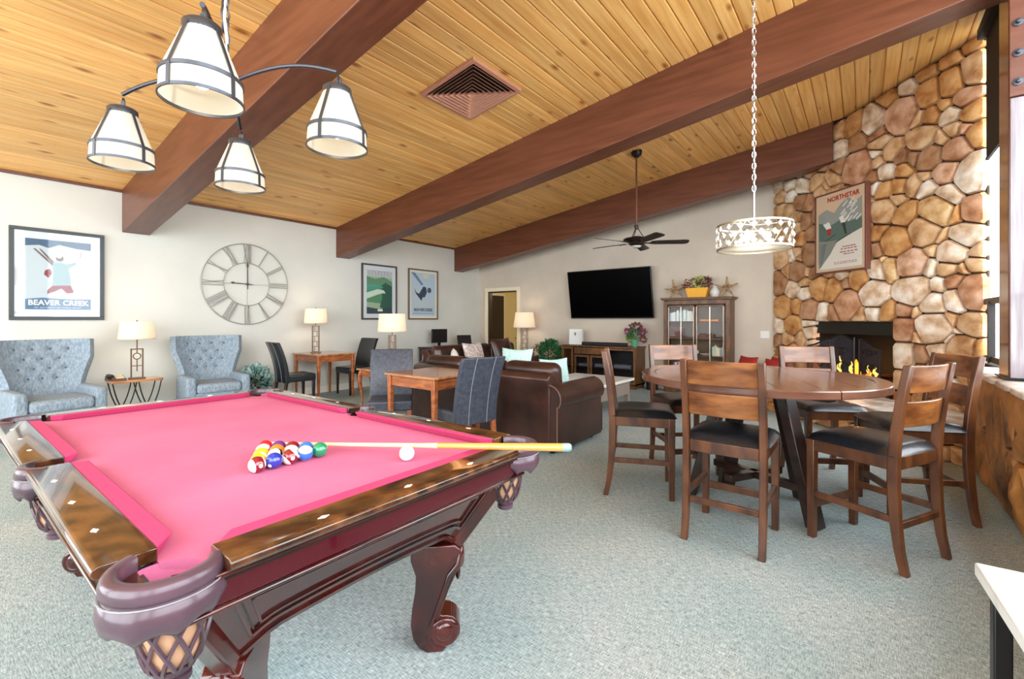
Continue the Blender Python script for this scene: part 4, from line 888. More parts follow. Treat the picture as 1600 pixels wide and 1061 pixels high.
# top made of planks inside a rounded edge
tz0, tz1 = 0.868, 0.915
nb = 6; bw = 2*(TR-0.09)/nb
def chord(x, r): return math.sqrt(max(r*r-x*x, 0))
for i in range(nb):
    x0 = -(TR-0.09)+i*bw+0.001; x1 = x0+bw-0.002; rr = TR-0.091; up = [(x0+(x1-x0)*q/8, chord(x0+(x1-x0)*q/8, rr)) for q in range(9)]; lo = [(a, -b) for a, b in up][::-1]
    poly = up+lo
    if i == 0: poly = up[0:]+lo[:-1]
    if i == nb-1: poly = up[:-1]+lo[0:] if False else up+lo[1:]
    obj('tabletop_plank', MB().prism(poly, tz1-tz0-0.004, 'xy', tz0+0.003), M_TABLE, rt, bevel=0.0015)
for i in range(4):       # rim in four curved segments with joints between them
    a0 = i*PI/2+0.004+0.4; a1 = (i+1)*PI/2-0.004+0.4
    prof = [(TR-0.09, tz0), (TR-0.004, tz0), (TR, tz0+0.005), (TR, tz1-0.006), (TR-0.006, tz1), (TR-0.09, tz1), (TR-0.09, tz0)]
    mb = MB().lathe(prof, 24, None, a0, a1); n = len(prof)
    obj('tabletop_rim', mb, M_TRIM, rt, smooth=True, ang=30)
for i in range(4):
    a = math.radians((-24, 50, 128, 185)[i])-0.35; ca, sa = math.cos(a), math.sin(a)
    top = Vector((0.20*ca, 0.20*sa, tz0)); bot = Vector((0.41*ca, 0.41*sa, 0.0)); tang = Vector((-sa, ca, 0))*0.055; rad = Vector((ca, sa, 0))*0.035
    B = [bot-rad-tang, bot+rad-tang, bot+rad+tang, bot-rad+tang]; Tt = [top-rad-tang, top+rad-tang, top+rad+tang, top-rad+tang]
    obj('leg', MB().hexa(B, Tt), M_DARKWOOD, rt, bevel=0.006)
obj('cross_stretcher', MB().box((0, 0, 0.22), (0.62, 0.06, 0.05), RZ(math.radians(-24)-0.35)), M_DARKWOOD, rt, bevel=0.005)
obj('cross_stretcher', MB().box((0, 0, 0.22), (0.06, 0.50, 0.05), RZ(math.radians(-30)-0.35)), M_DARKWOOD, rt, bevel=0.005)
obj('support_frame', MB().box((0, 0, tz0-0.035), (1.0, 0.09, 0.07), RZ(-0.75)).box((0, 0, tz0-0.035), (0.09, 1.0, 0.07), RZ(-0.75)), M_DARKWOOD, rt, bevel=0.004)
def make_stool():
    t = thing('counter_chair', '', 'chair')
    # front is +y
    for s in (-1, 1):
        x = s*0.205
        obj('leg', MB().hexa([(x-0.019, 0.185, 0), (x+0.019, 0.185, 0), (x+0.019, 0.223, 0), (x-0.019, 0.223, 0)], [(x-0.023, 0.180, 0.59), (x+0.023, 0.180, 0.59), (x+0.023, 0.226, 0.59), (x-0.023, 0.226, 0.59)]), M_STOOL, t, bevel=0.004)
        f = []
        ctr = [(-0.262, 0.0), (-0.238, 0.12), (-0.222, 0.26), (-0.214, 0.42), (-0.214, 0.58), (-0.224, 0.72), (-0.245, 0.88), (-0.278, 1.07)]
        wd = [0.018, 0.020, 0.023, 0.025, 0.025, 0.023, 0.021, 0.018]
        poly = [(y-w_, z) for (y, z), w_ in zip(ctr, wd)]+[(y+w_, z) for (y, z), w_ in zip(ctr, wd)][::-1]
        obj('leg', MB().prism(poly, 0.038, 'yz', x-0.019), M_STOOL, t, bevel=0.005)
    def slat(z0, z1, lean0, lean1):
        n = 12; vs = []; mbx = MB(); h_ = 0.188
        for i in range(n+1):
            u = -1+2*i/n; bow = -0.028*(1-u*u)
            crown = 0.010*(1-u*u)
            for (z, yy) in ((z0, lean0), (z1+crown*0, lean1)):
                vs += [(u*h_, yy+bow-0.009, z), (u*h_, yy+bow+0.009, z)]
        fs = []
        for i in range(n):
            a = i*4; b = a+4
            fs += [(a, b, b+2, a+2), (a+1, a+3, b+3, b+1), (a+2, b+2, b+3, a+3), (a, a+1, b+1, b)]
        fs += [(0, 2, 3, 1), (n*4, n*4+1, n*4+3, n*4+2)]
        return mbx.add(vs, fs)
    obj('back_slat', slat(0.925, 1.065, -0.253, -0.272), M_STOOLSLAT, t, bevel=0.004); obj('back_slat', slat(0.745, 0.878, -0.226, -0.243), M_STOOLSLAT, t, bevel=0.004)
    for c, s_ in (((0, 0.200, 0.555), (0.37, 0.026, 0.07)), ((0, -0.214, 0.555), (0.37, 0.026, 0.07)), ((-0.205, -0.005, 0.555), (0.026, 0.38, 0.07)), ((0.205, -0.005, 0.555), (0.026, 0.38, 0.07))): obj('seat_rail', MB().box(c, s_), M_STOOL, t, bevel=0.004)
    for c, s_ in (((0, 0.200, 0.20), (0.37, 0.022, 0.045)), ((0, -0.226, 0.235), (0.37, 0.022, 0.035)), ((-0.205, -0.01, 0.265), (0.022, 0.40, 0.035)), ((0.205, -0.01, 0.265), (0.022, 0.40, 0.035))): obj('stretcher', MB().box(c, s_), M_STOOL, t, bevel=0.003)
    def cush(u, v):
        x, y = 2*u-1, 2*v-1; e = max((1-x**4)*(1-y**4), 0)
        return (x*0.235*(1-0.03*y*y), 0.005+y*0.232, 0.592+0.052*e**0.35)
    mbc = MB().grid(cush, 16, 16).grid(lambda u, v: ((2*u-1)*0.235*(1-0.03*(2*v-1)**2), 0.005+(2*v-1)*0.232, 0.592), 16, 16)
    obj('seat_cushion', mbc, M_LEATHER_BK, t, smooth=True, ang=60)
    return t
def ang_face(dx, dy): return math.atan2(dy, dx)-PI/2
st0 = make_stool(); G = 'counter chairs round the dining table'
spots = [((-0.64, 3.03), 90, 'counter chair in front of the round table with its back to the camera'),
         ((0.03, 3.35), 152, 'counter chair at the right front of the round table, honey lit back slats'),
         ((0.24, 4.12), 205, 'counter chair at the far right of the round table nearest the stone sill'),
         ((-1.36, 3.40), 23, 'counter chair at the left of the round table seen edge on'),
         ((-1.25, 4.10), -50, 'counter chair behind the round table at left with white glare on its slat'),
         ((-0.27, 4.52), -60, 'counter chair behind the round table in front of the fire')]
for i, ((x, y), deg, lab) in enumerate(spots):
    a = math.radians(deg)-PI/2
    if i == 0: st0.location = (x, y, 0); st0.rotation_euler = (0, 0, a); st0['label'] = lab; st0['group'] = G; continue
    dup(st0, lab, (x, y, 0), a, G)
# crystal drum pendant
pc = Vector((-0.612, 3.572, 1.80)); pd = thing('drum_pendant', 'round crystal drum pendant lamp hanging over the dining table', 'pendant lamp', pc)
DR, DH = 0.235, 0.165
for z in (0.0, DH): obj('rim', MB().lathe([(DR-0.006, z-0.006), (DR+0.006, z-0.006), (DR+0.006, z+0.006), (DR-0.006, z+0.006), (DR-0.006, z-0.006)], 48), M_SILVER, pd, smooth=True)
nn = 18; lt = MB()
for i in range(nn):
    for s in (-1, 1):
        pts = [(DR*math.cos(2*PI*(i+s*q/6*1.5)/nn), DR*math.sin(2*PI*(i+s*q/6*1.5)/nn), DH*q/6) for q in range(7)]
        lt.tube(pts, 0.0035, 4)
lo = obj('lattice', lt, M_SILVER, pd, smooth=True)
cm = MB(); r = 0.021
cm.add([(r*0.5, 0, 0), (0, r, 0), (0, 0, r), (0, -r, 0), (0, 0, -r), (-r*0.5, 0, 0)], [(0, 1, 2), (0, 2, 3), (0, 3, 4), (0, 4, 1), (5, 2, 1), (5, 3, 2), (5, 4, 3), (5, 1, 4)])
cme = cm.mesh('crystal', M_CRYSTAL)
for row in range(3):
    for i in range(nn*1):
        a = 2*PI*(i+0.5*(row % 2)+0.0)/nn; z = DH*(row+0.5)/3*1.0
        link('crystal', cme, pd, ((DR+0.004)*math.cos(a), (DR+0.004)*math.sin(a), z), (0, 0, a))
obj('diffuser', MB().lathe([(0.0, 0.006), (DR-0.02, 0.006), (DR-0.02, 0.012), (0, 0.012)], 32), M_SHADE2, pd, smooth=True)
for a in (0.3, 2.4, 4.5): obj('bulb', MB().sphere((0.08*math.cos(a), 0.08*math.sin(a), 0.09), 0.028, 12, 8), M_BULB, pd, smooth=True)
mb = MB(); 
for a in (0, 2*PI/3, 4*PI/3): mb.bar((0, 0, DH), (DR*math.cos(a), DR*math.sin(a), DH), 0.008, 0.004)
obj('spider', mb, M_SILVER, pd); obj('stem', MB().cyl((0, 0, DH), (0, 0, DH+0.24), 0.007), M_CHROME, pd, smooth=True)
pt_top = zc(pc.x)-pc.z
chain(pd, DH+0.24, pt_top-0.03, 0.05, 0.0032, 0.012, M_CHROME)
obj('cord', MB().tube([(0.006*math.sin(q*1.1), 0.006*math.cos(q*1.4), DH+0.24+(pt_top-0.03-DH-0.24)*q/16) for q in range(17)], 0.003, 5), plain('clear_cord', (0.80, 0.78, 0.74), 0.4), pd, smooth=True)
obj('ceiling_canopy', MB().lathe([(0.0, pt_top-0.035), (0.05, pt_top-0.03), (0.06, pt_top-0.008), (0.06, pt_top+0.012)], 24), M_CHROME, pd, smooth=True)
point_light('pendant_light', (0, 0, -0.05), 4, (1, 0.93, 0.82), 0.12, pd)
# marble topped table in the near right corner
mt = thing('marble_table', 'white marble topped table with black legs in the near right corner', 'table', (0.465, 1.09, 0), math.radians(4))
obj('tabletop', MB().box((0, 0, 0.735), (0.48, 0.78, 0.03)), M_MARBLE, mt, bevel=0.004)
for sx in (-1, 1):
    for sy in (-1, 1): obj('leg', MB().box((sx*0.205, sy*0.355, 0.36), (0.03, 0.03, 0.72)), M_BLACK, mt, bevel=0.003)
obj('frame', MB().box((0, 0.355, 0.705), (0.38, 0.025, 0.03)).box((0, -0.355, 0.705), (0.38, 0.025, 0.03)).box((-0.205, 0, 0.705), (0.025, 0.68, 0.03)).box((0.205, 0, 0.705), (0.025, 0.68, 0.03)), M_BLACK, mt)
# ================================================================== LEFT WALL
wx = XL
# clock
ck = thing('wall_clock', 'large open metal wall clock with roman numerals', 'clock', (XL+0.03, 3.115, 1.862), PI/2)
# local: x to the right as seen from the room, z up, facing -y
RO, RI = 0.63, 0.335
def ring(r, th): return MB().tube([(r*math.cos(2*PI*i/72), 0, r*math.sin(2*PI*i/72)) for i in range(72)], th, 6, closed=True)
obj('outer_ring', ring(RO, 0.007), M_CLOCK, ck, smooth=True); obj('inner_ring', ring(RI, 0.0055), M_CLOCK, ck, smooth=True)
NUM = ['XII', 'I', 'II', 'III', 'IV', 'V', 'VI', 'VII', 'VIII', 'IX', 'X', 'XI']
GW = {'I': 0.030, 'V': 0.060, 'X': 0.060}
for h_, s_ in enumerate(NUM):
    a = PI/2-h_*PI/6; Mx = Matrix(((math.sin(a), 0, math.cos(a), 0), (0, 1, 0, 0), (-math.cos(a), 0, math.sin(a), 0), (0, 0, 0, 1)))     # local x tangential, z radial
    W = sum(GW[c] for c in s_); x = -W/2; mb = MB(); z0, z1 = RI, RO
    for c in s_:
        w_ = GW[c]; xc = x+w_/2
        if c == 'I': mb.bar((xc, 0, z0), (xc, 0, z1), 0.010, 0.014, Mx, up=(1, 0, 0))
        elif c == 'V': mb.bar((xc-0.020, 0, z1), (xc, 0, z0), 0.010, 0.015, Mx, up=(1, 0, 0)).bar((xc+0.020, 0, z1), (xc, 0, z0), 0.010, 0.006, Mx, up=(1, 0, 0))
        else: mb.bar((xc-0.022, 0, z1), (xc+0.022, 0, z0), 0.010, 0.015, Mx, up=(1, 0, 0)).bar((xc+0.022, 0, z1), (xc-0.022, 0, z0), 0.010, 0.006, Mx, up=(1, 0, 0))
        x += w_
    obj('numeral', mb, M_CLOCK, ck, stuff=True)
obj('support_bar', MB().bar((0, 0.008, -RI), (0, 0.008, RI), 0.004, 0.004).bar((-RI, 0.008, 0), (RI, 0.008, 0), 0.004, 0.004), M_CLOCK, ck)
M_HAND = plain('clock_hand', (0.28, 0.27, 0.27), 0.5)
def hand(L_, a): 
    Mx = Matrix(((math.sin(a), 0, math.cos(a), 0), (0, 1, 0, 0), (-math.cos(a), 0, math.sin(a), 0), (0, 0, 0, 1)))
    return MB().prism([(-0.005, -0.08), (0.005, -0.08), (0.007, 0), (0.006, L_*0.72), (0.018, L_*0.85), (0, L_), (-0.018, L_*0.85), (-0.006, L_*0.72), (-0.007, 0)], 0.004, 'xz', -0.012, Mx)
obj('minute_hand', hand(0.35, PI/2), M_HAND, ck); obj('hour_hand', hand(0.25, PI-0.06), M_HAND, ck); obj('hub', MB().cyl((0, -0.02, 0), (0, 0.01, 0), 0.018), M_HAND, ck, smooth=True)
# framed posters
M_FBK = plain('poster_frame_black', (0.20, 0.22, 0.23), 0.4); M_MAT = plain('poster_mount_white', (0.84, 0.86, 0.87), 0.8)
t, ax, az = picture('framed_poster', 'large black framed skier poster on the wall above the first armchair', 'poster', (XL+0.02, 1.0, 1.84), PI/2, 0.82, 1.08, 0.04, M_FBK, M_MAT, 0.085)
Y = 0.002
flat('art_print', [(-ax, -az), (ax, -az), (ax, az), (-ax, az)], ink('pale_snow', (0.74, 0.79, 0.81)), t, Y)
flat('art_sky', [(-ax, az-0.09), (-ax*0.6, az-0.07), (-ax*0.3, az-0.10), (0, az-0.05), (ax*0.5, az-0.08), (ax, az-0.09), (ax, az), (-ax, az)], ink('navy', (0.30, 0.40, 0.50)), t, Y-0.001)
flat('art_banner', [(-ax, -az), (ax, -az), (ax, -az+0.13), (ax*0.3, -az+0.125), (-ax*0.5, -az+0.14), (-ax, -az+0.12)], ink('blue', (0.36, 0.48, 0.60)), t, Y-0.001)
text('lettering', 'BEAVER CREEK', 0.085, (0, Y-0.002, -az+0.078), ink('white', (0.94, 0.93, 0.90)), t, 0.002, 0.92)
blurb(t, 0.0, -az+0.022, 0.42, 0.010, ink('paleblue', (0.66, 0.74, 0.80)), Y-0.002, 9)
MB_ = ink('maroon', (0.55, 0.25, 0.30)); TEALI = ink('skier_teal', (0.55, 0.66, 0.68)); BRI = ink('ski_brown', (0.45, 0.37, 0.36))
flat('art_skier', [(-0.03, 0.16), (0.05, 0.15), (0.10, 0.0), (0.10, -0.12), (-0.06, -0.13), (-0.05, 0.02), (-0.06, 0.12)], TEALI, t, Y-0.0012)
flat('art_skier', [(0.03, 0.12), (0.15, 0.17), (0.155, 0.15), (0.05, 0.05)], TEALI, t, Y-0.0015)
flat('art_skier', [(-0.06, -0.13), (0.10, -0.12), (0.13, -0.20), (0.07, -0.22), (0.02, -0.16), (-0.04, -0.20), (-0.10, -0.23), (-0.10, -0.19)], MB_, t, Y-0.0014)
flat('art_head', arc(0.005, 0.20, 0.035, 0, 2*PI, 12)[:-1], BRI, t, Y-0.0016)
flat('art_head', arc(0.0, 0.225, 0.022, 0, 2*PI, 10)[:-1], ink('white', (0.94, 0.93, 0.90)), t, Y-0.0018)
flat('art_ski', [(-0.22, 0.30), (-0.20, 0.30), (-0.05, 0.13), (-0.06, 0.11)], BRI, t, Y-0.0016); flat('art_ski', [(-0.17, 0.30), (-0.155, 0.30), (-0.045, 0.16), (-0.055, 0.13)], BRI, t, Y-0.0017)
flat('art_mitten', [(-0.12, 0.05), (-0.08, 0.07), (-0.06, 0.02), (-0.09, -0.04), (-0.13, 0.0)], MB_, t, Y-0.0017)
flat('art_pole', [(0.20, 0.31), (0.205, 0.31), (0.185, 0.22), (0.18, 0.22)], BRI, t, Y-0.0016)
t, ax, az = picture('framed_poster', 'narrow dark framed green landscape poster, left of the pair', 'poster', (XL+0.02, 5.595, 1.857), PI/2, 0.84, 1.10, 0.032, plain('poster_frame_brown2', (0.30, 0.26, 0.24), 0.4), M_MAT, 0.085)
flat('art_print', [(-ax, -az), (ax, -az), (ax, az), (-ax, az)], ink('sage', (0.62, 0.70, 0.58)), t, Y)
flat('art_sky', [(-ax, az), (ax, az), (ax, az-0.14), (-ax, az-0.12)], ink('greyblue', (0.74, 0.75, 0.76)), t, Y-0.0008)
flat('art_hill', [(-ax, 0.30), (-0.1, 0.26), (0.1, 0.31), (ax, 0.22), (ax, -0.25), (-ax, -0.2)], ink('green', (0.35, 0.55, 0.40)), t, Y-0.001)
flat('art_hill', [(0.05, 0.14), (0.14, 0.20), (ax, 0.12), (ax, -0.42), (0.0, -0.30), (0.06, -0.1)], ink('deepgreen', (0.20, 0.36, 0.30)), t, Y-0.0012)
flat('art_lake', [(-ax, 0.13), (-0.05, 0.15), (0.10, 0.10), (-0.12, 0.04), (-ax, 0.02)], ink('lagoon', (0.30, 0.60, 0.52)), t, Y-0.0014)
flat('art_path', [(-ax, -0.02), (-0.05, 0.06), (0.10, 0.04), (0.14, -0.02), (0.06, -0.02), (-0.08, -0.06), (-ax, -0.14)], ink('palegreen', (0.80, 0.86, 0.78)), t, Y-0.0016)
flat('art_foreground', [(-ax, -az), (ax, -az), (ax, -0.30), (0.0, -0.34), (-ax, -0.30)], ink('charcoal', (0.24, 0.28, 0.29)), t, Y-0.0014)
for k in range(7):
    x = -ax+0.05+k*0.072; flat('lettering', [(x, az-0.10), (x+0.012, az-0.10), (x+0.012, az-0.03), (x+0.045, az-0.03), (x+0.045, az-0.02), (x, az-0.02)] if k % 2 else [(x, az-0.10), (x+0.045, az-0.10), (x+0.045, az-0.09), (x+0.012, az-0.09), (x+0.012, az-0.02), (x, az-0.02)], ink('faintgrey', (0.58, 0.60, 0.62)), t, Y-0.0012)
flat('small_print', [(-0.05, -az+0.05), (0.07, -az+0.05), (0.07, -az+0.09), (-0.05, -az+0.09)], ink('white', (0.94, 0.93, 0.90)), t, Y-0.002)
t, ax, az = picture('framed_poster', 'brown framed poster of a leaping dark skier, right of the pair', 'poster', (XL+0.02, 6.74, 1.86), PI/2, 0.85, 1.10, 0.03, plain('poster_frame_brown3', (0.42, 0.34, 0.26), 0.4), plain('poster_mount_cream', (0.90, 0.89, 0.82), 0.8), 0.05)
flat('art_print', [(-ax, -az), (ax, -az), (ax, az), (-ax, az)], ink('iceblue', (0.72, 0.80, 0.86)), t, Y)
flat('art_snow', [(-ax, 0.30), (0.0, -0.02), (0.15, -0.12), (ax, -0.05), (ax, -0.30), (-ax, -0.30)], ink('pale_snow', (0.74, 0.79, 0.81)), t, Y-0.0008)
flat('art_slope', [(-ax, az), (-ax+0.10, az), (0.0, 0.22), (-0.06, 0.20)], ink('slate', (0.42, 0.52, 0.60)), t, Y-0.001); flat('art_glow', [(-0.02, az-0.02), (0.14, az-0.02), (0.16, az-0.10), (0.0, az-0.12)], ink('buff', (0.88, 0.84, 0.70)), t, Y-0.001)
DK = ink('inkblue', (0.14, 0.22, 0.32)); flat('art_skier', [(-0.06, 0.10), (0.0, 0.18), (0.08, 0.16), (0.10, 0.05), (0.04, -0.06), (-0.06, -0.06), (-0.12, 0.02)], DK, t, Y-0.0012)
flat('art_skier', [(-0.08, 0.0), (-0.20, 0.04), (-0.26, 0.14), (-0.22, 0.02), (-0.14, -0.06), (-0.06, -0.14), (-0.02, -0.06)], DK, t, Y-0.0014); flat('art_skier', arc(0.17, 0.10, 0.06, 0, 2*PI, 12)[:-1], ink('darkgrey', (0.30, 0.32, 0.35)), t, Y-0.0014)
text('lettering', 'BEAVERCREEK', 0.092, (0, Y-0.002, -az+0.13), ink('darkgrey', (0.30, 0.32, 0.35)), t, 0.003, 0.92)
blurb(t, 0.0, -az+0.055, 0.60, 0.016, ink('slate', (0.42, 0.52, 0.60)), Y-0.002, 10)
# tufted wing armchairs
def make_armchair():
    t = thing('wing_armchair', '', 'armchair')       # front is +y
    W = 0.86
    def bk(u, v):
        x = 2*u-1; hw = 0.325+0.105*min(1, max(0, (v-0.25)/0.45))**1.3
        wing = abs(x)**3; lean = -0.10*v
        y = -0.30+lean+0.15*wing*(0.75+0.25*v)
        z = 0.40+0.68*v
        d = 0
        for (bx, bz) in BTN:
            dd = ((x*0.40-bx)**2+(z-bz)**2); d += math.exp(-dd/0.0012)
        return (x*hw, y-0.030*min(d, 1), z)
    BTN = []
    for r_, z in enumerate((0.97, 0.86, 0.75, 0.64)):
        n_ = 4 if r_ % 2 == 0 else 3
        for i in range(n_): BTN.append(((i-(n_-1)/2)*0.155, z))
    o = obj('backrest', MB().grid(bk, 40, 34), M_ARMCHAIR, t, smooth=True, ang=60)
    m = o.modifiers.new('solid', 'SOLIDIFY'); m.thickness = 0.09; m.offset = -1 if o.data.polygons[0].normal.y > 0 else 1
    m = o.modifiers.new('bevel', 'BEVEL'); m.width = 0.02; m.segments = 3; m.limit_method = 'ANGLE'; m.angle_limit = math.radians(60)
    me = MB().sphere((0, 0, 0), (0.014, 0.007, 0.014), 10, 6).mesh('button', M_BUTTON, True)
    for bx, bz in BTN:
        v = (bz-0.40)/0.68; hw = 0.325+0.105*min(1, max(0, (v-0.25)/0.45))**1.3; p = bk((bx/0.40+1)/2, v); link('button', me, o, (p[0], p[1]+0.006, p[2]))
    obj('seat_base', MB().box((0, 0.02, 0.25), (0.62, 0.68, 0.20)), M_ARMCHAIR, t, bevel=0.03, seg=3)
    obj('seat_cushion', MB().box((0, 0.06, 0.405), (0.58, 0.64, 0.13)), M_ARMCHAIR, t, bevel=0.045, seg=4)
    for s in (-1, 1):
        obj('armrest', MB().box((s*0.355, 0.03, 0.355), (0.13, 0.66, 0.41)), M_ARMCHAIR, t, bevel=0.04, seg=4)
        obj('leg', MB().hexa([(s*0.33-0.018, 0.32, 0), (s*0.33+0.018, 0.32, 0), (s*0.33+0.018, 0.356, 0), (s*0.33-0.018, 0.356, 0)], [(s*0.33-0.028, 0.30, 0.155), (s*0.33+0.028, 0.30, 0.155), (s*0.33+0.028, 0.356, 0.155), (s*0.33-0.028, 0.356, 0.155)]), M_DARKWOOD, t)
        obj('leg', MB().hexa([(s*0.33-0.018, -0.30, 0), (s*0.33+0.018, -0.30, 0), (s*0.33+0.018, -0.264, 0), (s*0.33-0.018, -0.264, 0)], [(s*0.33-0.028, -0.30, 0.155), (s*0.33+0.028, -0.30, 0.155), (s*0.33+0.028, -0.25, 0.155), (s*0.33-0.028, -0.25, 0.155)]), M_DARKWOOD, t)
    return t
ac = make_armchair(); ac.location = (-7.0, 0.86, 0); ac.rotation_euler = (0, 0, -PI/2+0.12); ac['label'] = 'blue grey tufted wing armchair below the skier poster'; ac['group'] = 'tufted wing armchairs'; ac.scale = (0.88, 0.95, 1.0)
dup(ac, 'blue grey tufted wing armchair below the wall clock, beside the leafy plant', (-7.07, 2.43, 0), -PI/2-0.10)
# end table with crossed iron legs
et = thing('end_table', 'small wooden end table with crossing curved iron legs between the armchairs', 'table', (-7.27, 1.63, 0), PI/2)
obj('tabletop', MB().prism([(-0.26, -0.13), (-0.24, -0.15), (0.24, -0.15), (0.26, -0.13), (0.26, 0.13), (0.24, 0.15), (-0.24, 0.15), (-0.26, 0.13)], 0.03, 'xy', 0.53), M_CHERRYTOP, et, bevel=0.004)
for s in (-1, 1):
    for k in (-1, 1):
        for j in (0, 1):
            p_ = [(k*0.125+(0.115-0.20*f+0.035*math.sin(f*PI))*(1 if j else -1), s*0.12, 0.53-0.525*f) for f in [q/8 for q in range(9)]]
            obj('iron_leg', MB().tube(p_, 0.007, 6), M_BLACK, et, smooth=True)
obj('low_brace', MB().tube([(-0.21, 0.12, 0.012), (-0.21, -0.12, 0.012)], 0.006, 6), M_BLACK, et, smooth=True)
ph = thing('desk_telephone', 'brown and cream desk telephone on the end table', 'telephone', (-7.25, 1.44, 0.56), PI/2)
obj('base', MB().hexa([(-0.09, -0.09, 0), (0.09, -0.09, 0), (0.09, 0.09, 0), (-0.09, 0.09, 0)], [(-0.085, -0.085, 0.02), (0.085, -0.085, 0.02), (0.085, 0.085, 0.055), (-0.085, 0.085, 0.055)]), plain('phone_brown', (0.30, 0.20, 0.16), 0.4), ph, bevel=0.004)
obj('handset', MB().box((-0.055, 0, 0.062), (0.045, 0.18, 0.03)), M_BLACKP, ph, bevel=0.01); obj('keypad', MB().hexa([(-0.01, -0.07, 0.026), (0.07, -0.07, 0.026), (0.07, 0.07, 0.052), (-0.01, 0.07, 0.052)], [(-0.01, -0.07, 0.034), (0.07, -0.07, 0.034), (0.07, 0.07, 0.060), (-0.01, 0.07, 0.060)]), plain('phone_cream', (0.88, 0.82, 0.70), 0.5), ph)
# table lamps
def lamp_shade(t, z0, z1, r0, r1, power, watt_r=0.05):
    obj('shade', MB().lathe([(r0, z0), (r1, z1)], 40, cap=False), M_SHADE, t, smooth=True)
    obj('shade_trim', MB().lathe([(r0-0.001, z0-0.003), (r0+0.003, z0-0.003), (r0+0.003, z0+0.008), (r0-0.001, z0+0.008), (r0-0.001, z0-0.003)], 40), plain('shade_trim', (0.86, 0.76, 0.62), 0.8), t, smooth=True)
    obj('bulb', MB().sphere((0, 0, (z0+z1)/2), (0.03, 0.03, 0.04), 12, 8), M_BULB, t, smooth=True)
    mb = MB()
    for a in (0, 2*PI/3, 4*PI/3): mb.bar((0, 0, z1-0.02), (r1*math.cos(a), r1*math.sin(a), z1-0.02), 0.004, 0.004)
    obj('shade_spider', mb, M_BRONZE, t); obj('finial', MB().sphere((0, 0, z1+0.012), 0.009, 8, 6), M_BRONZE, t, smooth=True)
    point_light('lamp_light', (0, 0, (z0+z1)/2+0.0), power, (1, 0.82, 0.58), 0.05, t)
M_LB = plain('lamp_bronze', (0.42, 0.31, 0.22), 0.4, 0.4)
l1 = thing('table_lamp', 'lit table lamp with circle pattern bronze base on the end table', 'lamp', (-7.27, 1.65, 0.562), PI/2)
obj('foot', MB().box((0, 0, 0.006), (0.16, 0.10, 0.012)), M_LB, l1, bevel=0.002)
mb = MB(); 
for s in (-1, 1): mb.box((s*0.058, 0, 0.19), (0.014, 0.014, 0.37))
mb.box((0, 0, 0.37), (0.13, 0.014, 0.014)).box((0, 0, 0.16), (0.116, 0.012, 0.010)).box((0, 0, 0.165), (0.010, 0.010, 0.15)).box((0, 0, 0.35), (0.010, 0.010, 0.06))
mb.tube([(0.038*math.cos(2*PI*i/20), 0, 0.28+0.038*math.sin(2*PI*i/20)) for i in range(20)], 0.006, 6, closed=True)
obj('open_base', mb, M_LB, l1, stuff=False); obj('stem', MB().cyl((0, 0, 0.37), (0, 0, 0.66), 0.007), M_LB, l1, smooth=True)
lamp_shade(l1, 0.50, 0.715, 0.19, 0.165, 3)
def lattice_lamp(name, label, loc, hb, z0, z1, r0, r1, power, w_=0.10, rz=PI/2):
    t = thing(name, label, 'lamp', loc, rz)
    obj('foot', MB().box((0, 0, 0.008), (w_+0.05, w_+0.02, 0.016)), M_LB, t, bevel=0.002)
    for sx in (-1, 1):
        for sy in (-1, 1): obj('upright', MB().box((sx*w_/2, sy*w_/2*0.6, hb/2), (0.011, 0.011, hb)), M_LB, t)
    mb = MB(); n_ = max(3, int(hb/0.09))
    for i in range(n_+1): mb.box((0, 0, 0.02+(hb-0.03)*i/n_), (w_, w_*0.6, 0.008)) if i in (0, n_) else mb.box((0, w_*0.3*(1 if i % 2 else -1), 0.02+(hb-0.03)*i/n_), (w_, 0.008, 0.008))
    for i in range(n_): mb.box(((-0.2+0.4*(i % 2))*w_, 0, 0.02+(hb-0.03)*(i+0.5)/n_), (0.008, 0.008, hb/n_))
    obj('lattice', mb, M_LB, t, stuff=True); obj('stem', MB().cyl((0, 0, hb), (0, 0, (z0+z1)/2), 0.007), M_LB, t, smooth=True)
    lamp_shade(t, z0, z1, r0, r1, power); return t
# leafy silver green plant by the wall
def leaves(n, ctr, rad, size, rng, flatn=0.35, up=0.3):
    mb = MB()
    for k in range(n):
        d = Vector((rng.gauss(0, 1), rng.gauss(0, 1), rng.gauss(0, 1))).normalized(); rr = rng.uniform(0.55, 1.0)
        p = Vector((ctr[0]+d.x*rad[0]*rr, ctr[1]+d.y*rad[1]*rr, ctr[2]+d.z*rad[2]*rr)); s_ = size*rng.uniform(0.6, 1.2)
        out = (d+Vector((0, 0, up))).normalized(); side = out.orthogonal().normalized(); side.rotate(Matrix.Rotation(rng.uniform(0, 6.28), 3, out)); nrm = out.cross(side)
        a = p; b = p+out*s_*0.5+side*s_*flatn; c = p+out*s_; e = p+out*s_*0.5-side*s_*flatn; m = p+out*s_*0.5+nrm*s_*0.10
        mb.add([a, b, c, e, m], [(0, 1, 4), (1, 2, 4), (2, 3, 4), (3, 0, 4)])
    return mb
def plant(name, label, loc, parts, pot=None, cat='plant', stems=None):
    t = thing(name, label, cat, loc)
    if pot:
        r0, r1, h_, m = pot; obj('pot', MB().lathe([(0, 0), (r0, 0), (r1, h_), (r1-0.012, h_), (r0-0.01, 0.03), (0, 0.03)], 20), m, t, smooth=True)
    if stems: obj('stem', MB().cyl((0, 0, 0.03), (0, 0, stems), 0.01), plain('plant_stem', (0.30, 0.26, 0.16), 0.8), t, smooth=True)
    for nm, mb, m in parts: obj(nm, mb, m, t, stuff=True)
    return t
lr = random.Random(21)
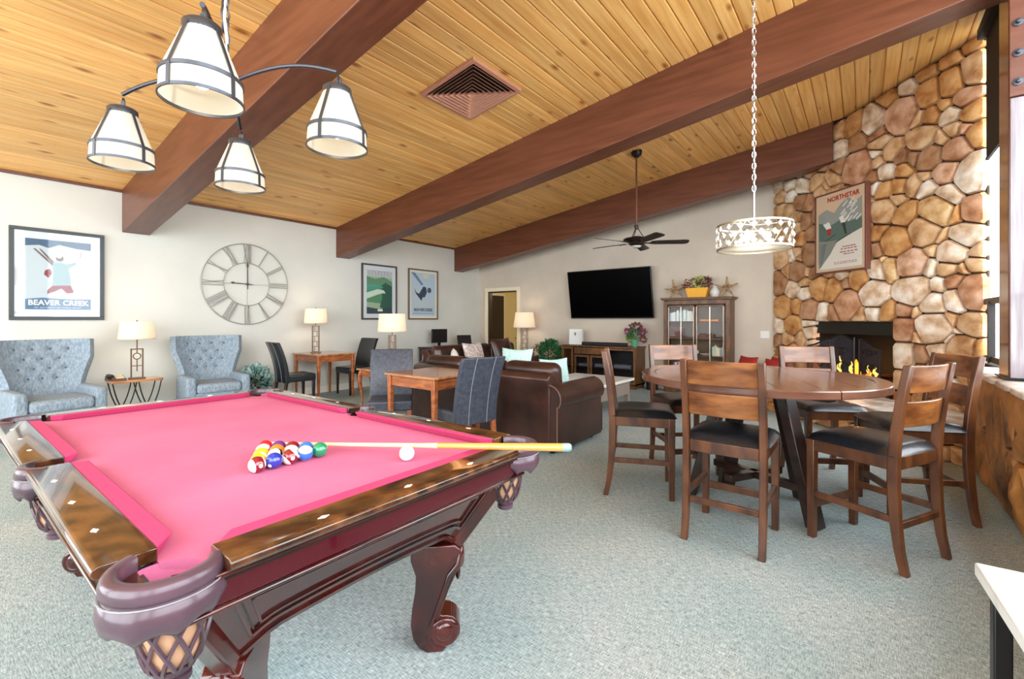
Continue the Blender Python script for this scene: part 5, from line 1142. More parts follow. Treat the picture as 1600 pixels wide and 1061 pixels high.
M_SIL = noisy('silver_green_leaf', (0.36, 0.52, 0.50), (0.74, 0.84, 0.80), 14, rough=0.6); M_DGL = plain('deep_green_leaf', (0.12, 0.30, 0.24), 0.6)
plant('potted_plant', 'bushy silver green plant on the floor beneath the clock', (-7.38, 3.11, 0), [('foliage', leaves(520, (0, 0, 0.37), (0.20, 0.21, 0.21), 0.09, lr), M_SIL), ('inner_foliage', leaves(260, (0, 0, 0.34), (0.15, 0.17, 0.17), 0.08, lr), M_DGL)], (0.11, 0.14, 0.2, M_DARKWOOD), stems=0.35)
M_GREEN = noisy('green_leaf', (0.10, 0.30, 0.16), (0.26, 0.52, 0.30), 20, rough=0.6); M_DRY = noisy('dry_leaf', (0.35, 0.26, 0.18), (0.60, 0.48, 0.36), 20, rough=0.8)
plant('potted_plant', 'dark green houseplant on the floor left of the television console', (-5.36, 8.2, 0), [('foliage', leaves(520, (0.05, 0, 0.60), (0.24, 0.2, 0.27), 0.09, lr), M_GREEN), ('dry_foliage', leaves(160, (-0.28, 0, 0.58), (0.12, 0.1, 0.17), 0.08, lr, 0.2), M_DRY)], (0.13, 0.16, 0.28, M_DARKWOOD), stems=0.6)
# Parsons chairs in dark leather
def make_parsons(leather, tag_):
    t = thing('dining_chair', '', 'chair')
    hw = 0.225
    def bk(side):
        def f(u, v):
            x = 2*u-1; z = 0.36+0.61*v; y = -0.20-0.015*v-0.13*v*v+ (0.020*x*x) + (0.024 if side > 0 else -0.034)
            return (x*hw*(1+0.02*v), y, z)
        return f
    f, g = bk(1), bk(-1); nu, nv = 8, 12; mb = MB(); mb.grid(f, nu, nv); off = len(mb.v); mb.grid(g, nu, nv); k = nu+1; fs = []
    for i in range(nu): fs += [(i, i+1, off+i+1, off+i), (nv*k+i, nv*k+i+1, off+nv*k+i+1, off+nv*k+i)]
    for j in range(nv): fs += [(j*k, (j+1)*k, off+(j+1)*k, off+j*k), (j*k+nu, (j+1)*k+nu, off+(j+1)*k+nu, off+j*k+nu)]
    mb.f += fs
    b = obj('backrest', mb, leather, t, smooth=True, bevel=0.010, seg=2, ang=40)
    for s in (-1, 1):
        obj('stitched_seam', MB().tube([(g(0.5+s*0.22, q/10)[0], g(0.5+s*0.22, q/10)[1]-0.001, g(0.5+s*0.22, q/10)[2]) for q in range(11)], 0.0028, 4), M_STITCH, b)
    obj('seat', MB().box((0, 0.01, 0.425), (0.45, 0.44, 0.11)), leather, t, bevel=0.022, seg=3)
    for sx in (-1, 1):
        for sy, y in ((1, 0.20), (-1, -0.195)):
            x = sx*0.195; k = 0 if sy > 0 else -0.05
            obj('leg', MB().hexa([(x-0.015, y-0.015+k, 0), (x+0.015, y-0.015+k, 0), (x+0.015, y+0.015+k, 0), (x-0.015, y+0.015+k, 0)], [(x-0.021, y-0.021, 0.375), (x+0.021, y-0.021, 0.375), (x+0.021, y+0.021, 0.375), (x-0.021, y+0.021, 0.375)]), M_CHERRY if leather is M_LEATHER_GREY else M_DARKWOOD, t, bevel=0.003)
    return t
def put(t, x, y, deg, lab, grp=None):
    t.location = (x, y, 0); t.rotation_euler = (0, 0, math.radians(deg)-PI/2); t['label'] = lab
    if grp: t['group'] = grp
pg = make_parsons(M_LEATHER_GREY, 'g'); GP = 'leather dining chairs at the two games tables'
# backs: chair centre = back + ~0.27 toward the front
put(pg, -2.99, 3.12, 167, 'charcoal leather dining chair with pale stitching right of the games table', GP)
put(dup(pg), -3.97, 3.03, -40, 'charcoal leather dining chair left of the games table in front of the drum shade lamp', GP)
pk = make_parsons(M_LEATHER_BK, 'k')
put(pk, -6.93, 3.50, 84, 'black leather dining chair beside the leafy plant', GP)
put(dup(pk), -7.17, 4.68, -90, 'black leather dining chair at the wall table beyond the lit lamp', GP)
# square games tables
def games_table(label, x0, x1, y0, y1, z):
    cx, cy = (x0+x1)/2, (y0+y1)/2; w_, d_ = x1-x0, y1-y0
    t = thing('games_table', label, 'table', (cx, cy, 0))
    obj('tabletop', MB().box((0, 0, z-0.012), (w_, d_, 0.024)), M_CHERRYTOP, t, bevel=0.005)
    for c, s_ in (((0, d_/2-0.05, z-0.075), (w_-0.14, 0.02, 0.10)), ((0, -d_/2+0.05, z-0.075), (w_-0.14, 0.02, 0.10)), ((w_/2-0.05, 0, z-0.075), (0.02, d_-0.14, 0.10)), ((-w_/2+0.05, 0, z-0.075), (0.02, d_-0.14, 0.10))): obj('apron', MB().box(c, s_), M_CHERRY, t)
    obj('drawer', MB().box((w_/2-0.036, 0, z-0.075), (0.012, d_*0.5, 0.07)), M_CHERRY, t, bevel=0.003)
    for sx in (-1, 1):
        for sy in (-1, 1):
            x, y = sx*(w_/2-0.045), sy*(d_/2-0.045)
            obj('leg', MB().hexa([(x-0.013, y-0.013, 0), (x+0.013, y-0.013, 0), (x+0.013, y+0.013, 0), (x-0.013, y+0.013, 0)], [(x-0.026, y-0.026, z-0.024), (x+0.026, y-0.026, z-0.024), (x+0.026, y+0.026, z-0.024), (x-0.026, y+0.026, z-0.024)]), M_CHERRY, t, bevel=0.004)
    return t
games_table('cherry wood games table between the charcoal leather chairs', -3.80, -3.07, 2.82, 3.50, 0.775)
games_table('cherry wood table against the cream wall carrying a lit lamp', -7.62, -6.82, 3.80, 4.50, 0.745)
# side table with cabriole legs
sx_, sy_ = (-5.97, -5.15), (3.93, 4.43)
stt = thing('side_table', 'low cherry side table with curved cabriole legs behind the pool table', 'table', ((sx_[0]+sx_[1])/2, (sy_[0]+sy_[1])/2, 0))
w_, d_ = sx_[1]-sx_[0], sy_[1]-sy_[0]
obj('tabletop', MB().box((0, 0, 0.568), (w_, d_, 0.024)), M_CHERRYTOP, stt, bevel=0.006)
obj('apron', MB().box((0, 0, 0.515), (w_-0.08, d_-0.08, 0.085)), M_CHERRY, stt, bevel=0.004)
for sx in (-1, 1):
    for sy in (-1, 1):
        u = Vector((sx, sy*0.7, 0)).normalized(); b = Vector((sx*(w_/2-0.06), sy*(d_/2-0.06), 0))
        pts = [b+u*o_+Vector((0, 0, z)) for o_, z in ((0.0, 0.55), (0.03, 0.47), (0.035, 0.38), (0.012, 0.26), (-0.006, 0.14), (0.0, 0.05), (0.03, 0.012))]
        obj('leg', MB().tube(pts, [0.036, 0.036, 0.030, 0.022, 0.016, 0.015, 0.022], 8), M_CHERRY, stt, smooth=True)
lattice_lamp('table_lamp', 'lit table lamp with white drum shade on the cabriole side table', (-5.47, 4.2, 0.58), 0.50, 0.55, 0.81, 0.205, 0.185, 3.5, 0.09, 0.6)
lattice_lamp('table_lamp', 'lit table lamp with lattice base on the table against the cream wall', (-7.34, 4.06, 0.745), 0.46, 0.50, 0.745, 0.185, 0.165, 4, 0.10, 0.9)
# computer desk in the far corner
dk = thing('computer_desk', 'dark computer desk in the far left corner behind the leather sofa', 'desk', (-7.33, 7.3, 0))
obj('desktop', MB().box((0, 0, 0.70), (0.62, 1.5, 0.03)), M_DARKWOOD, dk, bevel=0.004)
for s in (-1, 1): obj('side_panel', MB().box((0, s*0.72, 0.342), (0.58, 0.03, 0.684)), M_DARKWOOD, dk, bevel=0.003)
obj('back_panel', MB().box((-0.28, 0, 0.45), (0.02, 1.40, 0.46)), M_DARKWOOD, dk)
mo = thing('monitor', 'black computer monitor on the corner desk, left of the laptop', 'monitor', (-7.42, 6.97, 0.715), math.radians(-10))
obj('screen', MB().box((0, 0, 0.235), (0.03, 0.40, 0.30)), M_BLACKP, mo, bevel=0.006); obj('stand', MB().box((-0.01, 0, 0.05), (0.03, 0.06, 0.10)), M_BLACKP, mo); obj('stand_foot', MB().box((0, 0, 0.007), (0.16, 0.22, 0.014)), M_BLACKP, mo, bevel=0.003)
la = thing('laptop', 'open black laptop on the corner desk near the doorway', 'laptop', (-7.25, 7.62, 0.715), math.radians(-25))
obj('keyboard_deck', MB().box((0.1, 0, 0.01), (0.24, 0.34, 0.02)), M_BLACKP, la, bevel=0.004); obj('lid', MB().box((0, 0, 0.11), (0.012, 0.34, 0.23), T(-0.03, 0, 0.02) @ RY(-0.3)), M_BLACKP, la, bevel=0.004)
kb = obj('keyboard', MB().box((0, 0, 0.012), (0.14, 0.38, 0.022)), plain('keyboard_grey', (0.60, 0.62, 0.62), 0.6), None, bevel=0.004, loc=(-7.15, 7.12, 0.715)); tag(kb, 'pale grey keyboard on the corner desk in front of the monitor', 'keyboard')
# ================================================================== SOFAS
def make_sofa(name, label, loc, rz, W, nc, D=0.94, backz=0.76, cush_z=0.86, armz=0.67):
    t = thing(name, label, 'sofa', loc, rz)      # faces +y; back outer face at y=0
    obj('base', MB().box((0, D/2+0.02, 0.21), (W-0.36, D-0.06, 0.30)), M_LEATHER_BR, t, bevel=0.03, seg=3)
    # back frame with rolled top
    prof = [(0.0, 0.05), (0.0, backz-0.10), (-0.015, backz-0.04), (0.01, backz), (0.07, backz+0.012), (0.14, backz-0.01), (0.20, backz-0.09), (0.22, 0.2), (0.22, 0.05)]
    obj('back_frame', MB().prism([(a, b) for a, b in prof], W-0.22, 'yz', -(W-0.22)/2), M_LEATHER_BR, t, smooth=True, bevel=0.012, seg=2, ang=50)
    for s in (-1, 1):
        ap = [(W/2-0.22, 0.05), (W/2-0.02, 0.05), (W/2-0.02, armz-0.20)]+[(W/2-0.115+0.135*math.cos(a), armz-0.135+0.135*math.sin(a)) for a in [-0.6+ (PI+0.9)*i/12 for i in range(13)]]+[(W/2-0.22, armz-0.25)]
        ar = obj('arm', MB().prism([(s*a, b) for a, b in ap], D-0.02, 'xz', 0.01), M_LEATHER_BR, t, smooth=True, bevel=0.025, seg=3, ang=45)
        for yy in (0.004,):
            obj('piping', MB().tube([(s*a, yy+0.004, b) for a, b in ap[1:-1]], 0.006, 5), M_PIPING, ar, smooth=True)
        obj('arm_front_roll', MB().box((s*(W/2-0.12), D+0.01, 0.22), (0.2, 0.06, 0.33)), M_LEATHER_BR, t, bevel=0.028, seg=3)
        obj('back_corner', MB().tube([(s*(W/2-0.115), 0.02, 0.06), (s*(W/2-0.115), 0.02, backz-0.2), (s*(W/2-0.13), 0.03, backz-0.08), (s*(W/2-0.20), 0.04, backz-0.01)], [0.02, 0.02, 0.025, 0.02], 8), M_LEATHER_BR, t, smooth=True)
    iw = (W-0.46)/nc
    for i in range(nc):
        x = -W/2+0.23+iw*(i+0.5)
        obj('seat_cushion', MB().box((x, D/2+0.13, 0.42), (iw-0.008, D-0.26, 0.15)), M_LEATHER_BR, t, bevel=0.045, seg=4)
        bw_ = iw-0.006+ (0.10 if nc < 3 or i in (0, nc-1) else 0); xx = x+(-0.05 if i == 0 else 0.05 if i == nc-1 else 0)
        def f(u, v, s=1):
            a, b = 2*u-1, 2*v-1; e = max((1-a**4)*(1-b**4), 0)
            return None
        o = obj('back_cushion', MB().box((0, 0, 0), (bw_, 0.20, 0.42)), M_LEATHER_BR, t, bevel=0.085, seg=6, loc=(xx, 0.25, cush_z-0.205), rot=(0.12, 0, 0))
        obj('seam', MB().tube([(bw_/2-0.03, -0.09, q*0.02) if False else (q*(bw_/2-0.09), -0.102, 0.135) for q in (-1, -0.5, 0, 0.5, 1)], 0.004, 4), M_LEATHER_BR, o)
    for sx in (-1, 1):
        for y in (0.08, D-0.08): obj('foot', MB().cyl((sx*(W/2-0.12), y, 0), (sx*(W/2-0.12), y, 0.06), 0.025, 0.035), M_DARKWOOD, t)
    return t
make_sofa('leather_sofa', 'dark brown leather sofa with its back to the charcoal chairs', (-3.385, 3.68, 0), 0, 2.19, 3)
make_sofa('leather_sofa', 'dark brown leather sofa farther left, facing the coffee table', (-5.37, 5.66, 0), -PI/2, 2.2, 3, D=0.80, backz=0.84, cush_z=0.90)
def pil(name, label, loc, w_, d_, mat, rot): return cushion(name, label, loc, w_, d_, mat, rot)
tp = cushion('throw_pillow', 'pale teal throw pillow upright on the near sofa, at its middle', (-3.17, 4.17, 0.56), 0.42, 0.14, M_TEAL, (math.radians(80), 0, 0.1)); tp['category'] = 'pillow'
tp = cushion('throw_pillow', 'pale teal throw pillow at the right arm of the near sofa', (-2.72, 4.30, 0.50), 0.38, 0.15, M_TEAL, (math.radians(78), 0, 1.15)); tp['category'] = 'pillow'
tp = cushion('throw_pillow', 'pale patterned throw pillow on the far sofa, largest one', (-4.92, 5.38, 0.50), 0.46, 0.15, M_PATTERN, (math.radians(74), 0, PI/2)); tp['category'] = 'pillow'
tp = cushion('throw_pillow', 'small white throw pillow turned on its corner on the far sofa', (-4.90, 4.93, 0.50), 0.34, 0.13, plain('white_pillow', (0.86, 0.83, 0.80), 0.9), (math.radians(76), math.radians(45), PI/2)); tp['category'] = 'pillow'
tp = cushion('throw_pillow', 'dark leather pillow on the far sofa nearest the doorway', (-4.88, 6.05, 0.50), 0.52, 0.18, M_LEATHER_BR, (math.radians(72), 0, PI/2)); tp['category'] = 'pillow'
ct = thing('coffee_table', 'white topped coffee table beyond the leather sofa', 'table', (-3.12, 5.75, 0))
obj('tabletop', MB().box((0, 0, 0.445), (0.98, 1.1, 0.04)), plain('white_tabletop', (0.90, 0.89, 0.87), 0.25, coat=0.3), ct, bevel=0.006)
obj('body', MB().box((0, 0, 0.33), (0.88, 1.0, 0.19)), plain('taupe_side', (0.55, 0.50, 0.46), 0.5), ct, bevel=0.004)
for sx in (-1, 1):
    for sy in (-1, 1): obj('leg', MB().box((sx*0.41, sy*0.47, 0.12), (0.06, 0.06, 0.24)), plain('taupe_side', (0.55, 0.50, 0.46)), ct)
# ================================================================== TELEVISION WALL
fl_ = lattice_lamp('floor_lamp', 'lit floor lamp with bronze lattice stem beside the doorway', (-6.03, 8.25, 0), 1.16, 1.13, 1.47, 0.25, 0.20, 5, 0.13, 0.3)
tv = thing('television', 'large black wall mounted television tilted downward', 'television', (-4.06, 8.42, 1.825))
K = RX(math.radians(10))
obj('screen_housing', MB().box((0, 0, 0), (1.80, 0.045, 0.99), K), M_BLACKP, tv, bevel=0.006); obj('screen', MB().box((0, -0.0245, 0.006), (1.77, 0.004, 0.95), K), M_SCREEN, tv)
obj('status_light', MB().box((0, -0.028, -0.487), (0.02, 0.006, 0.008), K), M_CHROME, tv)
obj('wall_mount', MB().box((0, 0.13, 0), (0.5, 0.10, 0.4)).box((0, 0.06, 0.0), (0.4, 0.1, 0.05)), M_BLACK, tv)
cn = thing('media_console', 'dark wooden media console with glass doors below the television', 'cabinet', (-4.155, 8.32, 0))
CW, CD_, CH = 1.60, 0.44, 0.79
obj('top', MB().box((0, 0, CH-0.015), (CW+0.04, CD_+0.03, 0.03)), M_CABINET, cn, bevel=0.005)
obj('carcass', MB().box((0, CD_/2-0.01, 0.42), (CW, 0.02, 0.70)).box((-CW/2+0.012, 0, 0.42), (0.024, CD_, 0.70)).box((CW/2-0.012, 0, 0.42), (0.024, CD_, 0.70)).box((0, 0, 0.08), (CW, CD_, 0.03)), M_CABINET, cn)
obj('base', MB().box((0, -0.01, 0.04), (CW-0.02, CD_-0.02, 0.075)), M_CABINET, cn, bevel=0.004)
obj('shelf', MB().box((0, 0, 0.36), (CW-0.05, CD_-0.06, 0.02)), M_DARKWOOD, cn)
M_CD = plain('cabinet_dark_inside', (0.07, 0.05, 0.045), 0.7)
obj('inner_back', MB().box((0, CD_/2-0.03, 0.42), (CW-0.05, 0.01, 0.66)), M_CD, cn)
bx = [-CW/2, -CW/2+0.27, CW/2-0.62, CW/2]
edges = [(-0.80, -0.53, 0.095, 0.755), (-0.51, -0.16, 0.095, 0.60), (-0.15, 0.20, 0.095, 0.60), (0.22, 0.80, 0.095, 0.755)]
for x0, x1, z0, z1 in edges:
    d_ = node('door', cn, (0, -CD_/2-0.008, 0)); f = 0.04; mb = MB()
    for c, s_ in ((((x0+x1)/2, 0, z0+f/2), (x1-x0-0.01, 0.02, f)), (((x0+x1)/2, 0, z1-f/2), (x1-x0-0.01, 0.02, f)), ((x0+f/2+0.005, 0, (z0+z1)/2), (f, 0.02, z1-z0-2*f)), ((x1-f/2-0.005, 0, (z0+z1)/2), (f, 0.02, z1-z0-2*f))): mb.box(c, s_)
    obj('door_frame', mb, M_CABINET, d_, bevel=0.002); obj('pane', MB().box(((x0+x1)/2, 0.002, (z0+z1)/2), (x1-x0-2*f, 0.004, z1-z0-2*f)), M_GLASS, d_)
    obj('knob', MB().sphere((x0+0.02 if x0 > 0 or x0 < -0.7 else (x1-0.025 if x0 < -0.3 else x0+0.025), -0.016, (z0+z1)/2), 0.010, 8, 6), M_BRONZE, d_, smooth=True)
obj('drawer', MB().box((-0.155, -CD_/2-0.008, 0.685), (0.70, 0.02, 0.13)), M_CABINET, cn, bevel=0.004)
for x in (-0.35, 0.04): obj('drawer_knob', MB().sphere((x, -CD_/2-0.025, 0.685), 0.012, 8, 6), M_BRONZE, cn, smooth=True)
for i, (x, z, w_, h_) in enumerate(((-0.66, 0.125, 0.16, 0.06), (-0.34, 0.40, 0.22, 0.05), (0.02, 0.40, 0.22, 0.06), (0.50, 0.40, 0.36, 0.07), (0.50, 0.11, 0.36, 0.09))):
    o = obj('media_player', MB().box((0, 0, h_/2), (w_, 0.22, h_)), plain('grey_electronics', (0.34, 0.35, 0.38), 0.4), None, bevel=0.004, loc=(-4.155+x, 8.28, (0.37 if z > 0.3 else 0.095)+0.001))
    tag(o, ['small grey media box at the left end inside the console', 'grey media box behind the second console door', 'grey media box behind the third console door', 'wide grey media player on the upper shelf behind the right console door', 'wide grey media player at the bottom of the right console door'][i], 'electronics', 'media boxes inside the console')
sb = thing('soundbar', 'long low black soundbar lying on the media console', 'speaker', (-4.08, 8.26, CH)); obj('body', MB().box((0, 0, 0.035), (0.96, 0.09, 0.065)), M_BLACKP, sb, bevel=0.008); obj('grille', MB().box((0, -0.046, 0.035), (0.92, 0.004, 0.05)), plain('speaker_grille', (0.13, 0.12, 0.12), 0.8), sb)
wb = thing('notice_frame', 'white notice card standing on the left end of the console', 'card', (-4.73, 8.27, CH), 0.12)
obj('card', MB().box((0, 0, 0.16), (0.29, 0.02, 0.32), RX(-0.06)), M_PAPER, wb, bevel=0.003); obj('side_wing', MB().box((0.16, -0.03, 0.155), (0.008, 0.09, 0.30)), M_PAPER, wb); flat('printed_mark', [(-0.012, 0.20), (0.0, 0.18), (0.012, 0.20), (0.018, 0.24), (0, 0.262), (-0.018, 0.24)], plain('grey_print', (0.45, 0.50, 0.46), 0.8), wb, -0.0285, 0.002)
fr = random.Random(4)
M_PURP = noisy('purple_petals', (0.42, 0.14, 0.28), (0.70, 0.34, 0.48), 30, rough=0.8); M_LIME = plain('lime_leaf', (0.50, 0.62, 0.22), 0.7); M_MAROON = noisy('maroon_petals', (0.34, 0.16, 0.15), (0.55, 0.32, 0.28), 30, rough=0.8)
fv = plant('flower_arrangement', 'purple and green flower arrangement on the right end of the console', (-3.46, 8.30, CH), [('purple_blooms', leaves(90, (-0.13, 0, 0.28), (0.06, 0.05, 0.05), 0.05, fr).add(*(lambda m: (m.v, m.f))(leaves(90, (0.15, 0, 0.29), (0.06, 0.05, 0.05), 0.05, fr))), M_PURP), ('maroon_blooms', leaves(140, (0.02, 0, 0.38), (0.11, 0.07, 0.07), 0.05, fr).add(*(lambda m: (m.v, m.f))(leaves(60, (0.17, 0, 0.15), (0.06, 0.05, 0.05), 0.05, fr))), M_MAROON), ('green_leaves', leaves(160, (0, 0, 0.22), (0.13, 0.08, 0.10), 0.07, fr, 0.2, 0.8), M_GREEN), ('lime_leaves', leaves(60, (-0.09, 0, 0.15), (0.06, 0.05, 0.06), 0.07, fr), M_LIME)], (0.05, 0.065, 0.14, plain('green_glass_vase', (0.35, 0.62, 0.48), 0.1)), 'flowers')
# bookcase
bc = thing('bookcase', 'tall brown bookcase with glass doors beside the stone chimney', 'bookcase', (-2.325, 8.395, 0))
BW, BD, BH = 1.12, 0.32, 1.65
obj('crown', MB().box((0, 0, BH+0.012), (BW+0.06, BD+0.05, 0.024)).box((0, 0, BH+0.035), (BW+0.10, BD+0.08, 0.022)), M_CABINET, bc, bevel=0.004)
for s in (-1, 1): obj('side_panel', MB().box((s*(BW/2-0.012), 0, BH/2+0.02), (0.024, BD, BH-0.04)), M_CABINET, bc)
obj('back_panel', MB().box((0, BD/2-0.008, BH/2), (BW-0.05, 0.012, BH-0.06)), plain('bookcase_back', (0.44, 0.36, 0.27), 0.7), bc)
obj('plinth', MB().box((0, 0, 0.04), (BW, BD, 0.08)), M_CABINET, bc, bevel=0.003)
SHZ = [0.10, 0.40, 0.68, 0.98, 1.27]
for z in SHZ: obj('shelf', MB().box((0, 0.0, z-0.01), (BW-0.05, BD-0.04, 0.018)), M_CABINET, bc)
for c, s_ in (((-BW/2+0.035, -BD/2+0.005, BH/2+0.02), (0.07, 0.02, BH-0.06)), ((BW/2-0.035, -BD/2+0.005, BH/2+0.02), (0.07, 0.02, BH-0.06)), ((0, -BD/2+0.005, BH-0.04), (BW-0.14, 0.02, 0.07))): obj('face_frame', MB().box(c, s_), M_CABINET, bc, bevel=0.003)
M_MUN = plain('pale_muntin', (0.78, 0.72, 0.64), 0.25, 0.4)
for s in (-1, 1):
    dd_ = node('door', bc, (s*(BW-0.15)/4, -BD/2-0.010, 0)); w_ = (BW-0.15)/2; z0, z1 = 0.10, BH-0.09; mb = MB()
    for c, q in (((0, 0, z0+0.02), (w_-0.004, 0.018, 0.04)), ((0, 0, z1-0.015), (w_-0.004, 0.018, 0.03)), ((-w_/2+0.014, 0, (z0+z1)/2), (0.024, 0.018, z1-z0)), ((w_/2-0.014, 0, (z0+z1)/2), (0.024, 0.018, z1-z0))): mb.box(c, q)
    obj('door_frame', mb, M_CABINET, dd_, bevel=0.002)
    obj('pane', MB().box((0, 0.003, (z0+z1)/2), (w_-0.05, 0.003, z1-z0-0.06)), M_GLASS, dd_)
    for x_ in (0.0, -s*(w_/2-0.028), s*(w_/2-0.028)): obj('muntin', MB().box((x_, -0.011, (z0+z1)/2), (0.014 if x_ == 0 else 0.006, 0.008, z1-z0-0.06)), M_MUN, dd_)
    for z in (0.40, 0.68, 0.98, 1.27): obj('muntin', MB().box((0, -0.006, z), (w_-0.05, 0.010, 0.012)), M_CABINET, dd_)
    obj('handle', MB().cyl((-s*(w_/2-0.014), -0.02, 0.88), (-s*(w_/2-0.014), -0.02, 0.98), 0.006), M_BRONZE, dd_, smooth=True)
BK = [(0.88, 0.88, 0.84), (0.80, 0.78, 0.70), (0.60, 0.68, 0.70), (0.90, 0.84, 0.72), (0.62, 0.40, 0.52), (0.40, 0.25, 0.20), (0.84, 0.50, 0.24), (0.70, 0.76, 0.68)]
bn = {'(0.88,': 'white'}; BN = ['white', 'cream', 'grey blue', 'ivory', 'mauve', 'dark brown', 'orange', 'sage green']
br = random.Random(8)
ORD = ['first', 'second', 'third', 'fourth', 'fifth', 'sixth', 'seventh', 'eighth', 'ninth', 'tenth', 'eleventh', 'twelfth', 'thirteenth', 'fourteenth', 'fifteenth', 'sixteenth', 'seventeenth', 'eighteenth']
def books(shelf, x0, x1, cols, hmin=0.14, hmax=0.2, where=''):
    x = x0; k = 0
    while x < x1:
        th = br.uniform(0.022, 0.045); c = br.choice(cols); hh = br.uniform(hmin, hmax)
        b = thing('book', '%s book, %s from the left on the %s' % (BN[c], ORD[k], where), 'book', (-2.325+x+th/2, 8.36, SHZ[shelf]+0.0))
        obj('cover', MB().box((0, 0, hh/2), (th-0.002, 0.15, hh)), plain('book_cover_%d' % c, BK[c], 0.6), b); obj('pages', MB().box((0, 0.004, hh/2), (th-0.008, 0.148, hh+0.002)), M_PAPER, b)
        b['group'] = 'books on the %s' % where; x += th; k += 1
books(4, -0.47, -0.06, [0, 0, 1, 2], 0.15, 0.21, 'top shelf of the bookcase')
books(3, 0.02, 0.26, [5], 0.05, 0.09, 'second shelf of the bookcase, right side')
books(3, -0.47, -0.25, [5, 5], 0.17, 0.20, 'second shelf of the bookcase, left side')
books(2, 0.26, 0.46, [2, 7, 3], 0.14, 0.19, 'third shelf of the bookcase, right end')
books(2, -0.47, -0.36, [0, 2], 0.14, 0.19, 'third shelf of the bookcase, left end')
books(2, -0.31, -0.20, [4], 0.15, 0.18, 'third shelf of the bookcase, left side')
books(1, -0.4, -0.1, [4, 0], 0.12, 0.15, 'fourth shelf of the bookcase, left side')
for i, (x, z, w_, c, lab) in enumerate(((-0.38, 3, 0.0, 0, ''), (0.22, 4, 0.30, 6, 'orange board game box lying under the top shelf of the bookcase'), (-0.02, 2, 0.0, 0, ''))):
    if w_: o = obj('game_box', MB().box((0, 0, 0.02), (w_, 0.2, 0.04)), plain('book_cover_%d' % c, BK[c], 0.6), None, bevel=0.002, loc=(-2.325+x, 8.36, SHZ[z])); tag(o, lab, 'box')
o = obj('dish', MB().lathe([(0.0, 0.01), (0.05, 0.012), (0.08, 0.02), (0.10, 0.03), (0.08, 0.012), (0.05, 0.0), (0, 0)], 24), plain('cream_dish', (0.85, 0.78, 0.74), 0.3), None, smooth=True, loc=(-2.19, 8.36, SHZ[2])); tag(o, 'cream dish on the third shelf of the bookcase', 'dish')
o = obj('seashell', MB().sphere((0, 0, 0.055), (0.085, 0.05, 0.055), 14, 8), plain('shell_white', (0.86, 0.80, 0.78), 0.5), None, smooth=True, loc=(-2.385, 8.36, SHZ[2])); tag(o, 'pale rounded shell ornament on the third bookcase shelf', 'ornament')
# things on the bookcase
tz = BH+0.047
M_YEL = plain('yellow_planter', (0.93, 0.66, 0.13), 0.5)
yp = thing('planter_box', 'yellow planter box of mixed flowers on top of the bookcase', 'planter', (-2.33, 8.38, tz))
obj('planter', MB().hexa([(-0.15, -0.06, 0), (0.15, -0.06, 0), (0.15, 0.06, 0), (-0.15, 0.06, 0)], [(-0.19, -0.08, 0.17), (0.19, -0.08, 0.17), (0.19, 0.08, 0.17), (-0.19, 0.08, 0.17)]), M_YEL, yp, bevel=0.004)
obj('brown_blooms', leaves(170, (-0.10, 0, 0.23), (0.14, 0.08, 0.08), 0.06, fr).add(*(lambda m: (m.v, m.f))(leaves(120, (0.14, 0, 0.26), (0.07, 0.07, 0.08), 0.06, fr))), M_MAROON, yp, stuff=True)
obj('lime_blooms', leaves(140, (0.04, -0.03, 0.28), (0.09, 0.06, 0.08), 0.055, fr), plain('hydrangea_lime', (0.70, 0.72, 0.42), 0.8), yp, stuff=True)
obj('cream_blooms', leaves(60, (-0.13, -0.03, 0.25), (0.07, 0.05, 0.05), 0.05, fr), plain('cream_petals', (0.85, 0.74, 0.62), 0.8), yp, stuff=True)
def starbunch(label, loc, seed):
    t = thing('dried_star', label, 'ornament', loc); r_ = random.Random(seed)
    M_TW = noisy('dried_twig', (0.48, 0.36, 0.22), (0.80, 0.68, 0.48), 20, rough=0.9)
    mb = MB(); c = Vector((0, 0, 0.155))
    for k in range(5):
        a = PI/2+k*2*PI/5+0.2*(seed % 2)
        for j in range(9):
            da = r_.uniform(-0.25, 0.25); b_ = c+Vector((math.cos(a+da*2.4)*0.05, r_.uniform(-0.025, 0.025), math.sin(a+da*2.4)*0.05)); e_ = c+Vector((math.cos(a+da*0.25)*0.19, r_.uniform(-0.01, 0.01), math.sin(a+da*0.25)*0.19)); e_.z = max(e_.z, 0.004); b_.z = max(b_.z, 0.004)
            mb.tube([c+(b_-c)*0.3, b_, e_], [0.007, 0.007, 0.003], 4)
    obj('twigs', mb, M_TW, t, stuff=True); obj('centre_blossom', leaves(50, (0, -0.02, 0.155), (0.05, 0.03, 0.05), 0.04, r_), plain('dried_blossom', (0.62, 0.46, 0.36), 0.8), t, stuff=True); return t
starbunch('dried twig star on the bookcase left of the yellow planter', (-2.735, 8.38, tz), 3)
starbunch('dried twig star on the bookcase right of the white vase', (-1.855, 8.38, tz), 6)
o = obj('vase', MB().lathe([(0, 0), (0.05, 0), (0.075, 0.05), (0.078, 0.10), (0.05, 0.15), (0.03, 0.17), (0.035, 0.19), (0.028, 0.19), (0.0, 0.16)], 24), plain('white_vase', (0.84, 0.82, 0.80), 0.3), None, smooth=True, loc=(-2.045, 8.38, tz)); tag(o, 'small white vase on the bookcase beside the yellow planter', 'vase')
